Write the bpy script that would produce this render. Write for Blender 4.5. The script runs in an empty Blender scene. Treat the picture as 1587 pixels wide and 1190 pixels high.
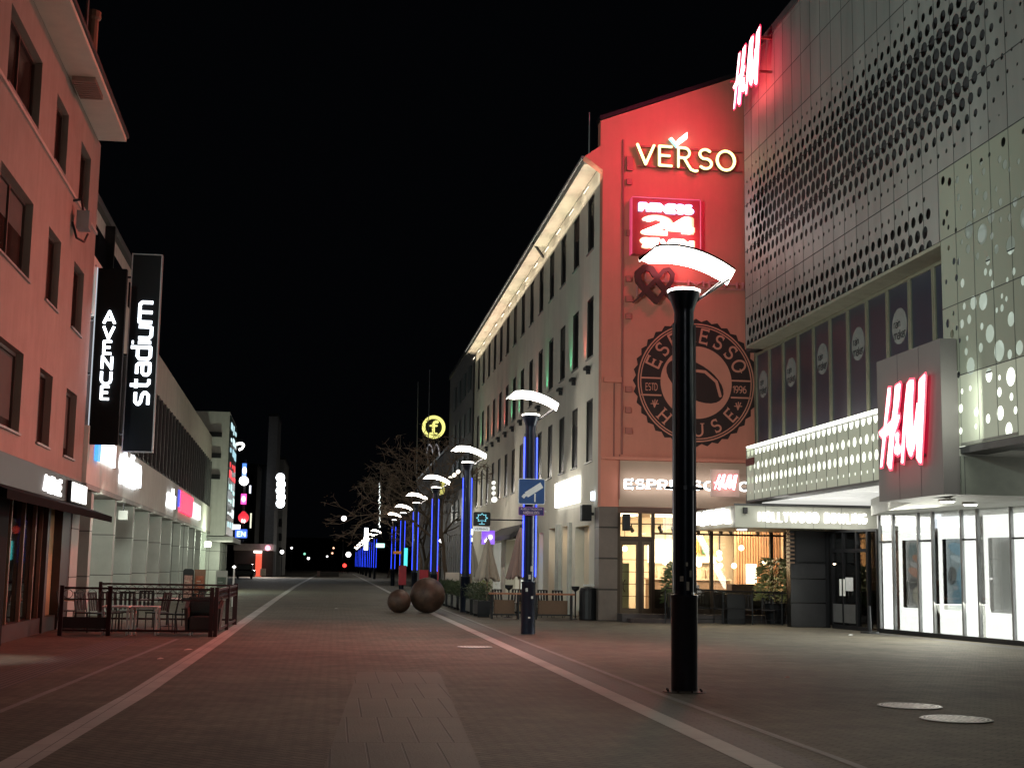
import bpy, bmesh, math, random
from mathutils import Vector, Matrix
from mathutils.geometry import delaunay_2d_cdt
random.seed(7)
PI = math.pi
S = bpy.context.scene
COL = S.collection

# ------------------------------------------------------------------ camera
EYE = Vector((0, 0, 1.65)); FPX = 2100.0; W0, H0 = 1587.0, 1190.0
YAW, PITCH, ROLL = math.radians(7.2324), math.atan(286 / 2100.0), 0.016
fw = Vector((math.sin(YAW) * math.cos(PITCH), math.cos(YAW) * math.cos(PITCH), math.sin(PITCH)))
r0 = Vector((math.cos(YAW), -math.sin(YAW), 0)); u0 = r0.cross(fw)
CR = r0 * math.cos(ROLL) + u0 * math.sin(ROLL); CU = u0 * math.cos(ROLL) - r0 * math.sin(ROLL)
cd = bpy.data.cameras.new('camera'); cam = bpy.data.objects.new('camera', cd); COL.objects.link(cam)
m = Matrix((CR, CU, -fw)).transposed().to_4x4(); m.translation = EYE; cam.matrix_world = m
cd.sensor_fit = 'HORIZONTAL'; cd.sensor_width = 36; cd.lens = 36 * FPX / W0
cd.clip_start = 0.1; cd.clip_end = 3000
S.camera = cam

# ------------------------------------------------------------------ night sky, exposure
wd = bpy.data.worlds.new("World"); S.world = wd; wd.use_nodes = True
bg = wd.node_tree.nodes['Background']; bg.inputs[0].default_value = (.30, .36, .5, 1); bg.inputs[1].default_value = 0.0022
S.view_settings.view_transform = 'Standard'; S.view_settings.look = 'None'
S.view_settings.exposure = 0.28; S.view_settings.gamma = 1
S.cycles.max_bounces = 5; S.cycles.diffuse_bounces = 2; S.cycles.glossy_bounces = 3; S.cycles.transparent_max_bounces = 8
S.cycles.sample_clamp_indirect = 3; S.cycles.caustics_reflective = False; S.cycles.caustics_refractive = False
S.cycles.use_light_tree = True

# measured photograph pixels -> a place on a known plane of the street
def ray(px, py): return fw + CR * ((px - W0 / 2) / FPX) + CU * ((H0 / 2 - py) / FPX)
def onx(px, py, X): d = ray(px, py); t = X / d.x; return t * d.y, 1.65 + t * d.z
def ony(px, py, Y): d = ray(px, py); t = Y / d.y; return t * d.x, 1.65 + t * d.z
def grd(px, py): d = ray(px, py); t = -1.65 / d.z; return t * d.x, t * d.y

# ------------------------------------------------------------------ materials
MATS = {}
def nt(name):
    m = bpy.data.materials.new(name); m.use_nodes = True; MATS[name] = m
    return m, m.node_tree, m.node_tree.nodes['Principled BSDF']
def M(name, col, rough=.7, metal=0., var=.18, scale=2.5, bump=0., bscale=60, coat=0., spec=.5, streak=0.):
    name = 'surface ' + name
    if name in MATS: return MATS[name]
    m, t, b = nt(name); L = t.links
    tc = t.nodes.new('ShaderNodeTexCoord')
    n = t.nodes.new('ShaderNodeTexNoise'); n.inputs['Scale'].default_value = scale; n.inputs['Detail'].default_value = 6; n.inputs['Roughness'].default_value = .65
    L.new(tc.outputs['Object'], n.inputs['Vector'])
    mp = t.nodes.new('ShaderNodeMapRange'); mp.inputs[1].default_value = .25; mp.inputs[2].default_value = .75
    mp.inputs[3].default_value = 1 - var; mp.inputs[4].default_value = 1 + var
    L.new(n.outputs['Fac'], mp.inputs[0])
    mx = t.nodes.new('ShaderNodeVectorMath'); mx.operation = 'SCALE'; mx.inputs[0].default_value = col[:3]
    L.new(mp.outputs[0], mx.inputs['Scale']); L.new(mx.outputs[0], b.inputs['Base Color'])
    if streak:
        mpp = t.nodes.new('ShaderNodeMapping'); mpp.inputs['Scale'].default_value = (2.2, 2.2, .16); L.new(tc.outputs['Object'], mpp.inputs[0])
        ns = t.nodes.new('ShaderNodeTexNoise'); ns.inputs['Scale'].default_value = 1.6; ns.inputs['Detail'].default_value = 8; ns.inputs['Roughness'].default_value = .7; L.new(mpp.outputs[0], ns.inputs[0])
        m2 = t.nodes.new('ShaderNodeMapRange'); m2.inputs[1].default_value = .35; m2.inputs[2].default_value = .7; m2.inputs[3].default_value = 1 + streak; m2.inputs[4].default_value = 1 - streak; L.new(ns.outputs['Fac'], m2.inputs[0])
        mm = t.nodes.new('ShaderNodeMath'); mm.operation = 'MULTIPLY'; L.new(mp.outputs[0], mm.inputs[0]); L.new(m2.outputs[0], mm.inputs[1]); L.new(mm.outputs[0], mx.inputs['Scale'])
    b.inputs['Roughness'].default_value = rough; b.inputs['Metallic'].default_value = metal
    b.inputs['Coat Weight'].default_value = coat; b.inputs['Specular IOR Level'].default_value = spec
    if bump:
        n2 = t.nodes.new('ShaderNodeTexNoise'); n2.inputs['Scale'].default_value = bscale; n2.inputs['Detail'].default_value = 4
        L.new(tc.outputs['Object'], n2.inputs['Vector'])
        bp = t.nodes.new('ShaderNodeBump'); bp.inputs['Strength'].default_value = bump; bp.inputs['Distance'].default_value = .01
        L.new(n2.outputs['Fac'], bp.inputs['Height']); L.new(bp.outputs[0], b.inputs['Normal'])
    return m
def E(name, col, st):
    name = 'light ' + name
    if name in MATS: return MATS[name]
    m, t, b = nt(name)
    b.inputs['Base Color'].default_value = (.3, .3, .3, 1)
    b.inputs['Emission Color'].default_value = (*col, 1); b.inputs['Emission Strength'].default_value = st
    return m
def GLASS(name, tint=(.9, .9, .9), gl=.1, rough=.02):
    if name in MATS: return MATS[name]
    m, t, b = nt(name); t.nodes.remove(b); out = t.nodes['Material Output']
    tr = t.nodes.new('ShaderNodeBsdfTransparent'); tr.inputs[0].default_value = (*tint, 1)
    g = t.nodes.new('ShaderNodeBsdfGlossy'); g.inputs['Roughness'].default_value = rough; g.inputs[0].default_value = (.8, .8, .8, 1)
    lw = t.nodes.new('ShaderNodeFresnel'); lw.inputs[0].default_value = 1.5
    ad = t.nodes.new('ShaderNodeMath'); ad.operation = 'MULTIPLY_ADD'; ad.inputs[1].default_value = .8; ad.inputs[2].default_value = gl * .3; ad.use_clamp = True
    mx = t.nodes.new('ShaderNodeMixShader')
    t.links.new(lw.outputs[0], ad.inputs[0]); t.links.new(ad.outputs[0], mx.inputs[0])
    t.links.new(tr.outputs[0], mx.inputs[1]); t.links.new(g.outputs[0], mx.inputs[2]); t.links.new(mx.outputs[0], out.inputs[0])
    return m
def BRICK(name, c1, c2, cm, bw, bh, mortar=.006, rough=.85, rot=0, var=.3, bump=.35, off=.5, wet=0.):
    m, t, b = nt(name); L = t.links
    tc = t.nodes.new('ShaderNodeTexCoord'); mpg = t.nodes.new('ShaderNodeMapping'); mpg.inputs['Rotation'].default_value[2] = rot
    L.new(tc.outputs['Object'], mpg.inputs[0])
    br = t.nodes.new('ShaderNodeTexBrick'); br.inputs['Scale'].default_value = 1; br.offset = off
    br.inputs['Brick Width'].default_value = bw; br.inputs['Row Height'].default_value = bh
    br.inputs['Mortar Size'].default_value = mortar; br.inputs['Mortar Smooth'].default_value = .3
    br.inputs['Color1'].default_value = (*c1, 1); br.inputs['Color2'].default_value = (*c2, 1); br.inputs['Mortar'].default_value = (*cm, 1)
    L.new(mpg.outputs[0], br.inputs['Vector'])
    n = t.nodes.new('ShaderNodeTexNoise'); n.inputs['Scale'].default_value = .45; n.inputs['Detail'].default_value = 9; n.inputs['Roughness'].default_value = .7
    L.new(tc.outputs['Object'], n.inputs[0])
    mp = t.nodes.new('ShaderNodeMapRange'); mp.inputs[1].default_value = .3; mp.inputs[2].default_value = .7; mp.inputs[3].default_value = 1 - var; mp.inputs[4].default_value = 1 + var
    L.new(n.outputs['Fac'], mp.inputs[0])
    sc = t.nodes.new('ShaderNodeVectorMath'); sc.operation = 'SCALE'; L.new(br.outputs['Color'], sc.inputs[0]); L.new(mp.outputs[0], sc.inputs['Scale'])
    col_out = sc.outputs[0]
    if wet:   # trodden gum and oil spots, worn lighter patches
        vo = t.nodes.new('ShaderNodeTexVoronoi'); vo.inputs['Scale'].default_value = 1.4; L.new(tc.outputs['Object'], vo.inputs['Vector'])
        mv = t.nodes.new('ShaderNodeMapRange'); mv.inputs[1].default_value = .028; mv.inputs[2].default_value = .055; mv.inputs[3].default_value = .45; mv.inputs[4].default_value = 1; L.new(vo.outputs['Distance'], mv.inputs[0])
        n5 = t.nodes.new('ShaderNodeTexNoise'); n5.inputs['Scale'].default_value = 1.7; n5.inputs['Detail'].default_value = 8; n5.inputs['Roughness'].default_value = .75; L.new(tc.outputs['Object'], n5.inputs[0])
        m5 = t.nodes.new('ShaderNodeMapRange'); m5.inputs[1].default_value = .35; m5.inputs[2].default_value = .7; m5.inputs[3].default_value = .72; m5.inputs[4].default_value = 1.25; L.new(n5.outputs['Fac'], m5.inputs[0])
        mu = t.nodes.new('ShaderNodeMath'); mu.operation = 'MULTIPLY'; L.new(mv.outputs[0], mu.inputs[0]); L.new(m5.outputs[0], mu.inputs[1])
        s2 = t.nodes.new('ShaderNodeVectorMath'); s2.operation = 'SCALE'; L.new(col_out, s2.inputs[0]); L.new(mu.outputs[0], s2.inputs['Scale']); col_out = s2.outputs[0]
    L.new(col_out, b.inputs['Base Color'])
    n3 = t.nodes.new('ShaderNodeTexNoise'); n3.inputs['Scale'].default_value = 35; n3.inputs['Detail'].default_value = 5
    L.new(tc.outputs['Object'], n3.inputs[0])
    ma = t.nodes.new('ShaderNodeMath'); ma.operation = 'MULTIPLY_ADD'; ma.inputs[1].default_value = -1.2
    L.new(br.outputs['Fac'], ma.inputs[0]); L.new(n3.outputs['Fac'], ma.inputs[2])
    bp = t.nodes.new('ShaderNodeBump'); bp.inputs['Strength'].default_value = bump; bp.inputs['Distance'].default_value = .006
    L.new(ma.outputs[0], bp.inputs['Height']); L.new(bp.outputs[0], b.inputs['Normal'])
    b.inputs['Roughness'].default_value = rough; b.inputs['Specular IOR Level'].default_value = .3
    return m

# ------------------------------------------------------------------ mesh helpers
class MB:
    def __init__(s, mp=None): s.v = []; s.f = []; s.mp = mp; s.mi = []; s.cm = 0
    def add(s, vs, fs):
        o = len(s.v)
        s.v += [tuple(s.mp(*p)) if s.mp else tuple(p) for p in vs]
        for f in fs: s.f.append(tuple(i + o for i in f)); s.mi.append(s.cm)
        return s
    def box(s, x0, x1, y0, y1, z0, z1):
        s.add([(x0, y0, z0), (x1, y0, z0), (x1, y1, z0), (x0, y1, z0), (x0, y0, z1), (x1, y0, z1), (x1, y1, z1), (x0, y1, z1)],
              [(0, 3, 2, 1), (4, 5, 6, 7), (0, 1, 5, 4), (1, 2, 6, 5), (2, 3, 7, 6), (3, 0, 4, 7)]); return s
    def prism(s, poly, z0, z1):
        n = len(poly)
        s.add([(x, y, z0) for x, y in poly] + [(x, y, z1) for x, y in poly],
              [tuple(range(n))[::-1], tuple(range(n, 2 * n))] + [(i, (i + 1) % n, n + (i + 1) % n, n + i) for i in range(n)]); return s
    def tube(s, a, b, ra, rb=None, n=8, cap=True):
        a = Vector(a); b = Vector(b); rb = ra if rb is None else rb; d = (b - a)
        if d.length < 1e-6: return s
        d.normalize(); p = d.orthogonal().normalized(); q = d.cross(p)
        vs = [a + (p * math.cos(2 * PI * i / n) + q * math.sin(2 * PI * i / n)) * ra for i in range(n)] + \
             [b + (p * math.cos(2 * PI * i / n) + q * math.sin(2 * PI * i / n)) * rb for i in range(n)]
        fs = [(i, (i + 1) % n, n + (i + 1) % n, n + i) for i in range(n)]
        if cap: fs += [tuple(range(n))[::-1], tuple(range(n, 2 * n))]
        s.add([tuple(v) for v in vs], fs); return s
    def path(s, pts, r, n=6):
        for a, b in zip(pts, pts[1:]): s.tube(a, b, r, r, n)
        return s
    def lathe(s, prof, n=24, c=(0, 0)):
        vs = []; fs = []; k = len(prof)
        for r, z in prof:
            for i in range(n): vs.append((c[0] + r * math.cos(2 * PI * i / n), c[1] + r * math.sin(2 * PI * i / n), z))
        for j in range(k - 1):
            for i in range(n): fs.append((j * n + i, j * n + (i + 1) % n, (j + 1) * n + (i + 1) % n, (j + 1) * n + i))
        fs.append(tuple(range(n))[::-1]); fs.append(tuple(range((k - 1) * n, k * n)))
        s.add(vs, fs); return s
    def build(s, name, mat, parent=None, loc=None, smooth=False, bev=0):
        org = Vector((0, 0, 0)); p = parent
        while p is not None: org += p.location; p = p.parent
        if loc is not None: org += Vector(loc)
        me = bpy.data.meshes.new(name); me.from_pydata([tuple(Vector(v) - org) for v in s.v], [], s.f)
        for mm in (mat if isinstance(mat, (list, tuple)) else [mat]): me.materials.append(mm)
        if isinstance(mat, (list, tuple)): me.polygons.foreach_set('material_index', s.mi)
        bm = bmesh.new(); bm.from_mesh(me); bmesh.ops.recalc_face_normals(bm, faces=bm.faces); bm.to_mesh(me); bm.free()
        if smooth:
            for pl in me.polygons: pl.use_smooth = True
            try: me.set_sharp_from_angle(angle=math.radians(40))
            except Exception: pass
        o = bpy.data.objects.new(name, me); COL.objects.link(o)
        if loc is not None: o.location = loc
        if parent is not None: o.parent = parent
        if bev:
            b = o.modifiers.new('bev', 'BEVEL'); b.width = bev; b.segments = 2; b.limit_method = 'ANGLE'
        return o

def tag(o, label=None, cat=None, group=None, kind=None):
    if label: o['label'] = label
    if cat: o['category'] = cat
    if group: o['group'] = group
    if kind: o['kind'] = kind
    return o
def thing(name, loc, label, cat, group=None, rz=0):
    o = bpy.data.objects.new(name, None); COL.objects.link(o); o.location = loc; o.empty_display_size = .2
    return tag(o, label, cat, group)
def copy_tree(o, loc=None, rz=None, label=None, parent=None, scale=None):
    c = o.copy(); COL.objects.link(c)
    if parent is not None: c.parent = parent
    if loc is not None: c.location = loc
    if rz is not None: c.rotation_euler = (0, 0, rz)
    if scale is not None: c.scale = scale
    if label: c['label'] = label
    for ch in [x for x in bpy.data.objects if x.parent == o]: copy_tree(ch, parent=c)
    return c
def lamp(kind, name, loc, power, col=(1, 1, 1), parent=None, size=.3, size_y=None, dirn=None, spot=100, blend=.6, spread=None):
    d = bpy.data.lights.new(name, kind); d.energy = power; d.color = col
    if kind == 'AREA':
        d.size = size
        if size_y: d.shape = 'RECTANGLE'; d.size_y = size_y
        if spread: d.spread = math.radians(spread)
    elif kind == 'SPOT': d.spot_size = math.radians(spot); d.spot_blend = blend; d.shadow_soft_size = size
    else: d.shadow_soft_size = size
    o = bpy.data.objects.new(name, d); COL.objects.link(o)
    org = Vector((0, 0, 0)); p = parent
    while p is not None: org += p.location; p = p.parent
    o.location = Vector(loc) - org
    if parent is not None: o.parent = parent
    if dirn: o.rotation_euler = Vector(dirn).to_track_quat('-Z', 'Y').to_euler()
    return o

# facades: (u, d, z) -> world, u along the wall, d outwards
def leftm(u, d, z): return (-5.742 - .0286 * u + d, u, z)
def rightm(X): return lambda u, d, z: (X - d, u, z)
def frontm(Y): return lambda u, d, z: (u, Y - d, z)
def wallgrid(mb, u0, u1, z0, z1, ops, rev=.18, thick=.35):
    us = sorted(set([u0, u1] + [a for o in ops for a in o[:2]])); zs = sorted(set([z0, z1] + [a for o in ops for a in o[2:4]]))
    us = [u for u in us if u0 <= u <= u1]; zs = [z for z in zs if z0 <= z <= z1]
    def inside(u, z): return any(o[0] < u < o[1] and o[2] < z < o[3] for o in ops)
    for a, b in zip(us, us[1:]):
        for c, d in zip(zs, zs[1:]):
            if not inside((a + b) / 2, (c + d) / 2):
                mb.add([(a, 0, c), (b, 0, c), (b, 0, d), (a, 0, d)], [(0, 1, 2, 3)])
    for a, b, c, d in [o[:4] for o in ops]:
        mb.add([(a, 0, c), (b, 0, c), (b, 0, d), (a, 0, d), (a, -rev, c), (b, -rev, c), (b, -rev, d), (a, -rev, d)],
               [(0, 1, 5, 4), (1, 2, 6, 5), (2, 3, 7, 6), (3, 0, 4, 7)])
    mb.add([(u0, 0, z0), (u1, 0, z0), (u1, 0, z1), (u0, 0, z1), (u0, -thick, z0), (u1, -thick, z0), (u1, -thick, z1), (u0, -thick, z1)],
           [(0, 4, 7, 3), (1, 2, 6, 5), (3, 7, 6, 2)])
    return mb
RB = random.Random(21)
BLINDS = [M('grey blind', (.06, .058, .05), .8), M('cream curtain', (.11, .09, .07), .85), M('brown curtain', (.05, .03, .025), .85)]
def window(parent, mp, a, b, c, d, rev=.18, fr=.06, mull=(), glass=None, frame=None, lab=None, sill=True):
    g = MB(mp).box(a, b, -rev - .03, -rev + .0, c, d).build('window', glass or GDARK, parent)
    if lab: g['label'] = lab
    f = MB(mp)
    for q in [(a, a + fr, c, d), (b - fr, b, c, d), (a + fr, b - fr, c, c + fr), (a + fr, b - fr, d - fr, d)]:
        f.box(q[0], q[1], -rev + .002, -rev + .05, q[2], q[3])
    for mu in mull: f.box(mu - fr / 2, mu + fr / 2, -rev + .003, -rev + .045, c + fr, d - fr)
    f.build('frame', frame or FRAME, g)
    if RB.random() < .42:
        h_ = (d - c) * RB.choice((.25, .4, .55, .8)); MB(mp).box(a + fr + .01, b - fr - .01, -rev + .0005, -rev + .004, d - fr - h_, d - fr - .005).build('blind', RB.choice(BLINDS), g)
    if sill: MB(mp).box(a - .04, b + .04, -rev + .05, .05, c - .05, c - .004).build('sill', SILL, g)
    return g

# ------------------------------------------------------------------ lettering: strokes -> united flat plates with real thickness
def arc(cx, cy, rx, ry, a0, a1, n=10):
    return [(cx + rx * math.cos(math.radians(a0 + (a1 - a0) * i / n)), cy + ry * math.sin(math.radians(a0 + (a1 - a0) * i / n))) for i in range(n + 1)]
G = {
 'A': (.8, [[(0, 0), (.4, 1), (.8, 0)], [(.14, .33), (.66, .33)]]),
 'B': (.62, [[(0, 0), (0, 1), (.34, 1)] + arc(.34, .76, .24, .24, 90, -90) + [(0, .52)], [(.34, .52)] + arc(.34, .26, .28, .26, 90, -90) + [(0, 0)]]),
 'C': (.7, [arc(.38, .5, .38, .5, 45, 315, 16)]),
 'D': (.7, [[(0, 0), (0, 1), (.25, 1)] + arc(.25, .5, .45, .5, 90, -90, 12) + [(0, 0)]]),
 'E': (.55, [[(.55, 1), (0, 1), (0, 0), (.55, 0)], [(0, .52), (.46, .52)]]),
 'F': (.52, [[(.52, 1), (0, 1), (0, 0)], [(0, .5), (.44, .5)]]),
 'G': (.74, [arc(.38, .5, .38, .5, 45, 330, 16) + [(.74, .48), (.45, .48)]]),
 'H': (.68, [[(0, 0), (0, 1)], [(.68, 0), (.68, 1)], [(0, .5), (.68, .5)]]),
 'I': (.02, [[(.01, 0), (.01, 1)]]),
 'K': (.64, [[(0, 0), (0, 1)], [(.6, 1), (0, .42)], [(.2, .6), (.64, 0)]]),
 'L': (.5, [[(0, 1), (0, 0), (.5, 0)]]),
 'M': (.84, [[(0, 0), (0, 1), (.42, .25), (.84, 1), (.84, 0)]]),
 'N': (.68, [[(0, 0), (0, 1), (.68, 0), (.68, 1)]]),
 'O': (.78, [arc(.39, .5, .39, .5, 0, 360, 22)]),
 'P': (.58, [[(0, 0), (0, 1), (.32, 1)] + arc(.32, .74, .26, .26, 90, -90) + [(0, .48)]]),
 'R': (.62, [[(0, 0), (0, 1), (.32, 1)] + arc(.32, .74, .26, .26, 90, -90) + [(0, .48)], [(.3, .48), (.62, 0)]]),
 'S': (.58, [arc(.29, .75, .27, .25, 40, 250, 10) + arc(.29, .26, .29, .26, 80, -140, 10)]),
 'T': (.66, [[(0, 1), (.66, 1)], [(.33, 1), (.33, 0)]]),
 'U': (.68, [[(0, 1), (0, .34)] + arc(.34, .34, .34, .34, 180, 360, 12) + [(.68, 1)]]),
 'V': (.74, [[(0, 1), (.37, 0), (.74, 1)]]),
 'W': (1.05, [[(0, 1), (.26, 0), (.52, .9), (.79, 0), (1.05, 1)]]),
 'Y': (.7, [[(0, 1), (.35, .5), (.7, 1)], [(.35, .5), (.35, 0)]]),
 '1': (.25, [[(0, .78), (.25, 1), (.25, 0)]]),
 '2': (.58, [arc(.29, .71, .28, .29, 165, -35, 10) + [(0, 0), (.6, 0)]]),
 '4': (.66, [[(.46, 0), (.46, 1), (0, .3), (.66, .3)]]),
 '6': (.58, [arc(.29, .3, .29, .3, 0, 360, 16), arc(.5, .35, .5, .65, 95, 175, 8)]),
 '9': (.58, [arc(.29, .7, .29, .3, 0, 360, 16), arc(.08, .65, .5, .65, -85, -5, 8)]),
 # squared lower case of the vertical shop sign and small lower case
 's': (.56, [[(.56, .62), (.12, .62), (.02, .52), (.02, .44), (.12, .36), (.44, .3), (.54, .22), (.54, .1), (.44, 0), (0, 0)]]),
 't': (.42, [[(.14, .9), (.14, .1), (.24, 0), (.42, 0)], [(0, .62), (.42, .62)]]),
 'a': (.56, [[(.06, .62), (.44, .62), (.54, .52), (.54, 0), (.12, 0), (.02, .1), (.02, .26), (.12, .35), (.54, .35)]]),
 'd': (.56, [[(.54, .95), (.54, 0), (.12, 0), (0, .1), (0, .52), (.12, .62), (.54, .62)]]),
 'i': (.02, [[(.01, 0), (.01, .62)], [(.01, .84), (.01, .92)]]),
 'u': (.56, [[(0, .62), (0, .12), (.12, 0), (.54, 0)], [(.54, 0), (.54, .62)]]),
 'm': (.94, [[(0, 0), (0, .62), (.84, .62), (.94, .52), (.94, 0)], [(.47, .62), (.47, 0)]]),
 'r': (.34, [[(0, 0), (0, .62), (.34, .62)]]),
 'o': (.52, [arc(.26, .31, .26, .31, 0, 360, 14)]),
 'b': (.52, [[(0, .95), (0, 0)], arc(.26, .31, .26, .31, 0, 360, 14)]),
 'n': (.5, [[(0, 0), (0, .62), (.4, .62), (.5, .52), (.5, 0)]]),
 'k': (.48, [[(0, 0), (0, .95)], [(.46, .62), (0, .25)], [(.16, .38), (.48, 0)]]),
 'e': (.54, [[(0, .32), (.54, .32)] + arc(.27, .31, .27, .31, 0, 310, 14)]),
 'y': (.5, [[(0, .62), (.25, .05)], [(.5, .62), (.2, -.25)]]),
 'l': (.02, [[(.01, 0), (.01, .95)]]),
 'v': (.5, [[(0, .62), (.25, 0), (.5, .62)]]),
 ' ': (.35, []),
}
def strokes(path, w, round_=True):
    out = []; h = w / 2
    for (x0, y0), (x1, y1) in zip(path, path[1:]):
        dx, dy = x1 - x0, y1 - y0; l = math.hypot(dx, dy)
        if l < 1e-5: continue
        nx, ny = -dy / l * h, dx / l * h
        out.append([(x0 - nx, y0 - ny), (x1 - nx, y1 - ny), (x1 + nx, y1 + ny), (x0 + nx, y0 + ny)])
    for x, y in (path if round_ else path[1:-1]):
        out.append([(x + h * 1.02 * math.cos(PI / 5 * k + .1), y + h * 1.02 * math.sin(PI / 5 * k + .1)) for k in range(10)])
    return out
def glyph(ch, w, serif=False, round_=False):
    wd_, paths = G.get(ch, G.get(ch.upper())); out = []
    for p in paths:
        out += strokes(p, w, round_)
        if serif and p[0] != p[-1]:
            for a, b in ((p[0], p[1]), (p[-1], p[-2])):
                dx, dy = abs(a[0] - b[0]), abs(a[1] - b[1]); k = w * 1.15
                if dy > dx: out.append([(a[0] - k, a[1] - w * .22), (a[0] + k, a[1] - w * .22), (a[0] + k, a[1] + w * .22), (a[0] - k, a[1] + w * .22)])
                else: out.append([(a[0] - w * .22, a[1] - k * .8), (a[0] + w * .22, a[1] - k * .8), (a[0] + w * .22, a[1] + k * .8), (a[0] - w * .22, a[1] + k * .8)])
    return wd_, out
def text2d(s, w=.16, gap=.22, serif=False, round_=False, vertical=False):
    out = []; x = 0
    for i, ch in enumerate(s):
        wd_, ps = glyph(ch, w, serif, round_)
        if vertical:
            out += [[(px - wd_ / 2, py - i * (1 + gap)) for px, py in p] for p in ps]
        else:
            out += [[(px + x, py) for px, py in p] for p in ps]; x += wd_ + gap
    return out, x - gap
def fit(polys, u0, u1, z0, z1, flip=False):
    xs = [p[0] for q in polys for p in q]; ys = [p[1] for q in polys for p in q]
    a, b, c, d = min(xs), max(xs), min(ys), max(ys)
    return [[(u0 + (x - a) / (b - a) * (u1 - u0), z0 + (y - c) / (d - c) * (z1 - z0)) for x, y in q] for q in polys]
def plate(mb, polys, d0, d1, holes=None):
    """union of polygons in (u,z); front face at d1, back at d0, with side walls"""
    vs = []; fs = []; nh = len(polys)
    for q in list(polys) + list(holes or []):
        ar = sum(a[0] * b[1] - b[0] * a[1] for a, b in zip(q, q[1:] + q[:1]))
        if ar < 0: q = q[::-1]
        fs.append(list(range(len(vs), len(vs) + len(q)))); vs += [Vector(p) for p in q]
    V, Ed, F, ov, oe, of = delaunay_2d_cdt(vs, [], fs, 1, 1e-5)
    F = [f for f, o in zip(F, of) if len(o) > 0 and not any(k >= nh for k in o)]
    cnt = {}
    for f in F:
        for a, b in zip(f, list(f[1:]) + [f[0]]):
            cnt[(a, b)] = 1
    n = len(V); pts = [(p[0], d1, p[1]) for p in V] + [(p[0], d0, p[1]) for p in V]
    faces = [tuple(f) for f in F] + [tuple(i + n for i in reversed(f)) for f in F]
    for a, b in list(cnt):
        if (b, a) not in cnt: faces.append((a, b, b + n, a + n))
    mb.add(pts, faces)
    return mb

# ------------------------------------------------------------------ shared materials
FRAME = M('window frame', (.16, .15, .14), .5)
SILL = M('sill metal', (.28, .27, .26), .5, .3)
GDARK = M('dark glass', (.012, .013, .016), .06, 0, .4, 1.5)
GDARK2 = M('dark matt glass', (.010, .010, .011), .35, 0, .4, 1.5, spec=.25)
GWARM = M('dark curtained glass', (.035, .018, .014), .15, 0, .5, 2.5)
BLACK = M('black metal', (.012, .012, .014), .45, .3)
DKGREY = M('dark grey metal', (.06, .06, .062), .5, .2)
WHITEP = M('white painted metal', (.75, .74, .70), .45)
EWHITE = E('white sign light', (1, .98, .96), 3.2)
EBLUEW = E('cool white sign light', (.86, .92, 1), 3.4)
EWARM = E('warm lamp light', (1, .78, .5), 9)

# ================================================================== SETTING
gm = BRICK('paving', (.140, .121, .090), (.112, .098, .073), (.060, .052, .040), .21, .105, .008, .78, .785, .30, .8, wet=1)
g = MB(); g.add([(-400, -60, 0), (500, -60, 0), (500, 1100, 0), (-400, 1100, 0)], [(0, 1, 2, 3)])
tag(g.build('ground', gm), kind='structure')
kl = BRICK('kerb stone', (.42, .39, .36), (.35, .33, .31), (.13, .12, .11), .9, .5, .006, .7, PI / 2, .2)
def band(name, pts, w, z, mat):
    b = MB()
    for (x0, y0), (x1, y1) in zip(pts, pts[1:]):
        b.add([(x0 - w / 2, y0, z), (x0 + w / 2, y0, z), (x1 + w / 2, y1, z), (x1 - w / 2, y1, z)], [(0, 1, 2, 3)])
    return tag(b.build(name, mat), kind='structure')
band('pale_stone_strip', [(-2.68, 4), (-2.58, 10), (-2.44, 18), (-2.48, 30), (-2.85, 70), (-3.1, 110), (-3.4, 300)], .30, .004, kl)
band('pale_stone_strip', [(3.74, 4), (3.72, 12), (3.70, 20), (3.66, 35), (3.5, 60), (3.55, 110), (3.7, 300)], .26, .004, kl)
k2 = BRICK('thin stone edging', (.22, .205, .19), (.19, .18, .17), (.1, .09, .09), .5, .5, .006, .7, PI / 2, .2)
band('thin_stone_edging', [(4.60, 4), (4.55, 12), (4.42, 18), (4.36, 30), (4.3, 60)], .10, .004, k2)
band('thin_stone_edging', [(-3.75, 8), (-3.55, 20), (-3.4, 31)], .09, .004, k2)
sm = BRICK('large slabs', (.120, .105, .079), (.108, .094, .071), (.07, .061, .047), .335, 2.2, .010, .7, 0, .2, .8, .5)
band('slab_path', [(.50, 9), (1.05, 22)], 1.3, .004, sm)
dk = BRICK('dark paving', (.10, .09, .08), (.09, .08, .07), (.04, .035, .03), .21, .105, .008, .7, 0, .2)
band('dark_paving_band', [(4.05, 4), (4.05, 30), (4.0, 60)], .42, .003, dk)
b = MB(); pts = [(10.6, 39.6), (15.2, 37.5), (15.9, 28)]
for (x0, y0), (x1, y1) in zip(pts, pts[1:]): b.add([(x0 - .2, y0, .004), (x0 + .25, y0, .004), (x1 + .25, y1, .004), (x1 - .2, y1, .004)], [(0, 1, 2, 3)])
tag(b.build('drain_band', dk), kind='structure')
tb = BRICK('tactile grooves', (.13, .115, .10), (.115, .10, .09), (.03, .026, .024), 8, .09, .012, .75, PI / 2, .15, .7, 0)
band('grooved_paving_band', [(-4.6, 14), (-4.45, 30)], .7, .004, tb)

# ================================================================== LEFT: pink building
STONE = BRICK('grey stone cladding', (.50, .52, .47), (.45, .47, .43), (.15, .15, .14), 6, 1.25, .018, .55, 0, .18, .4, 0)
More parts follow.
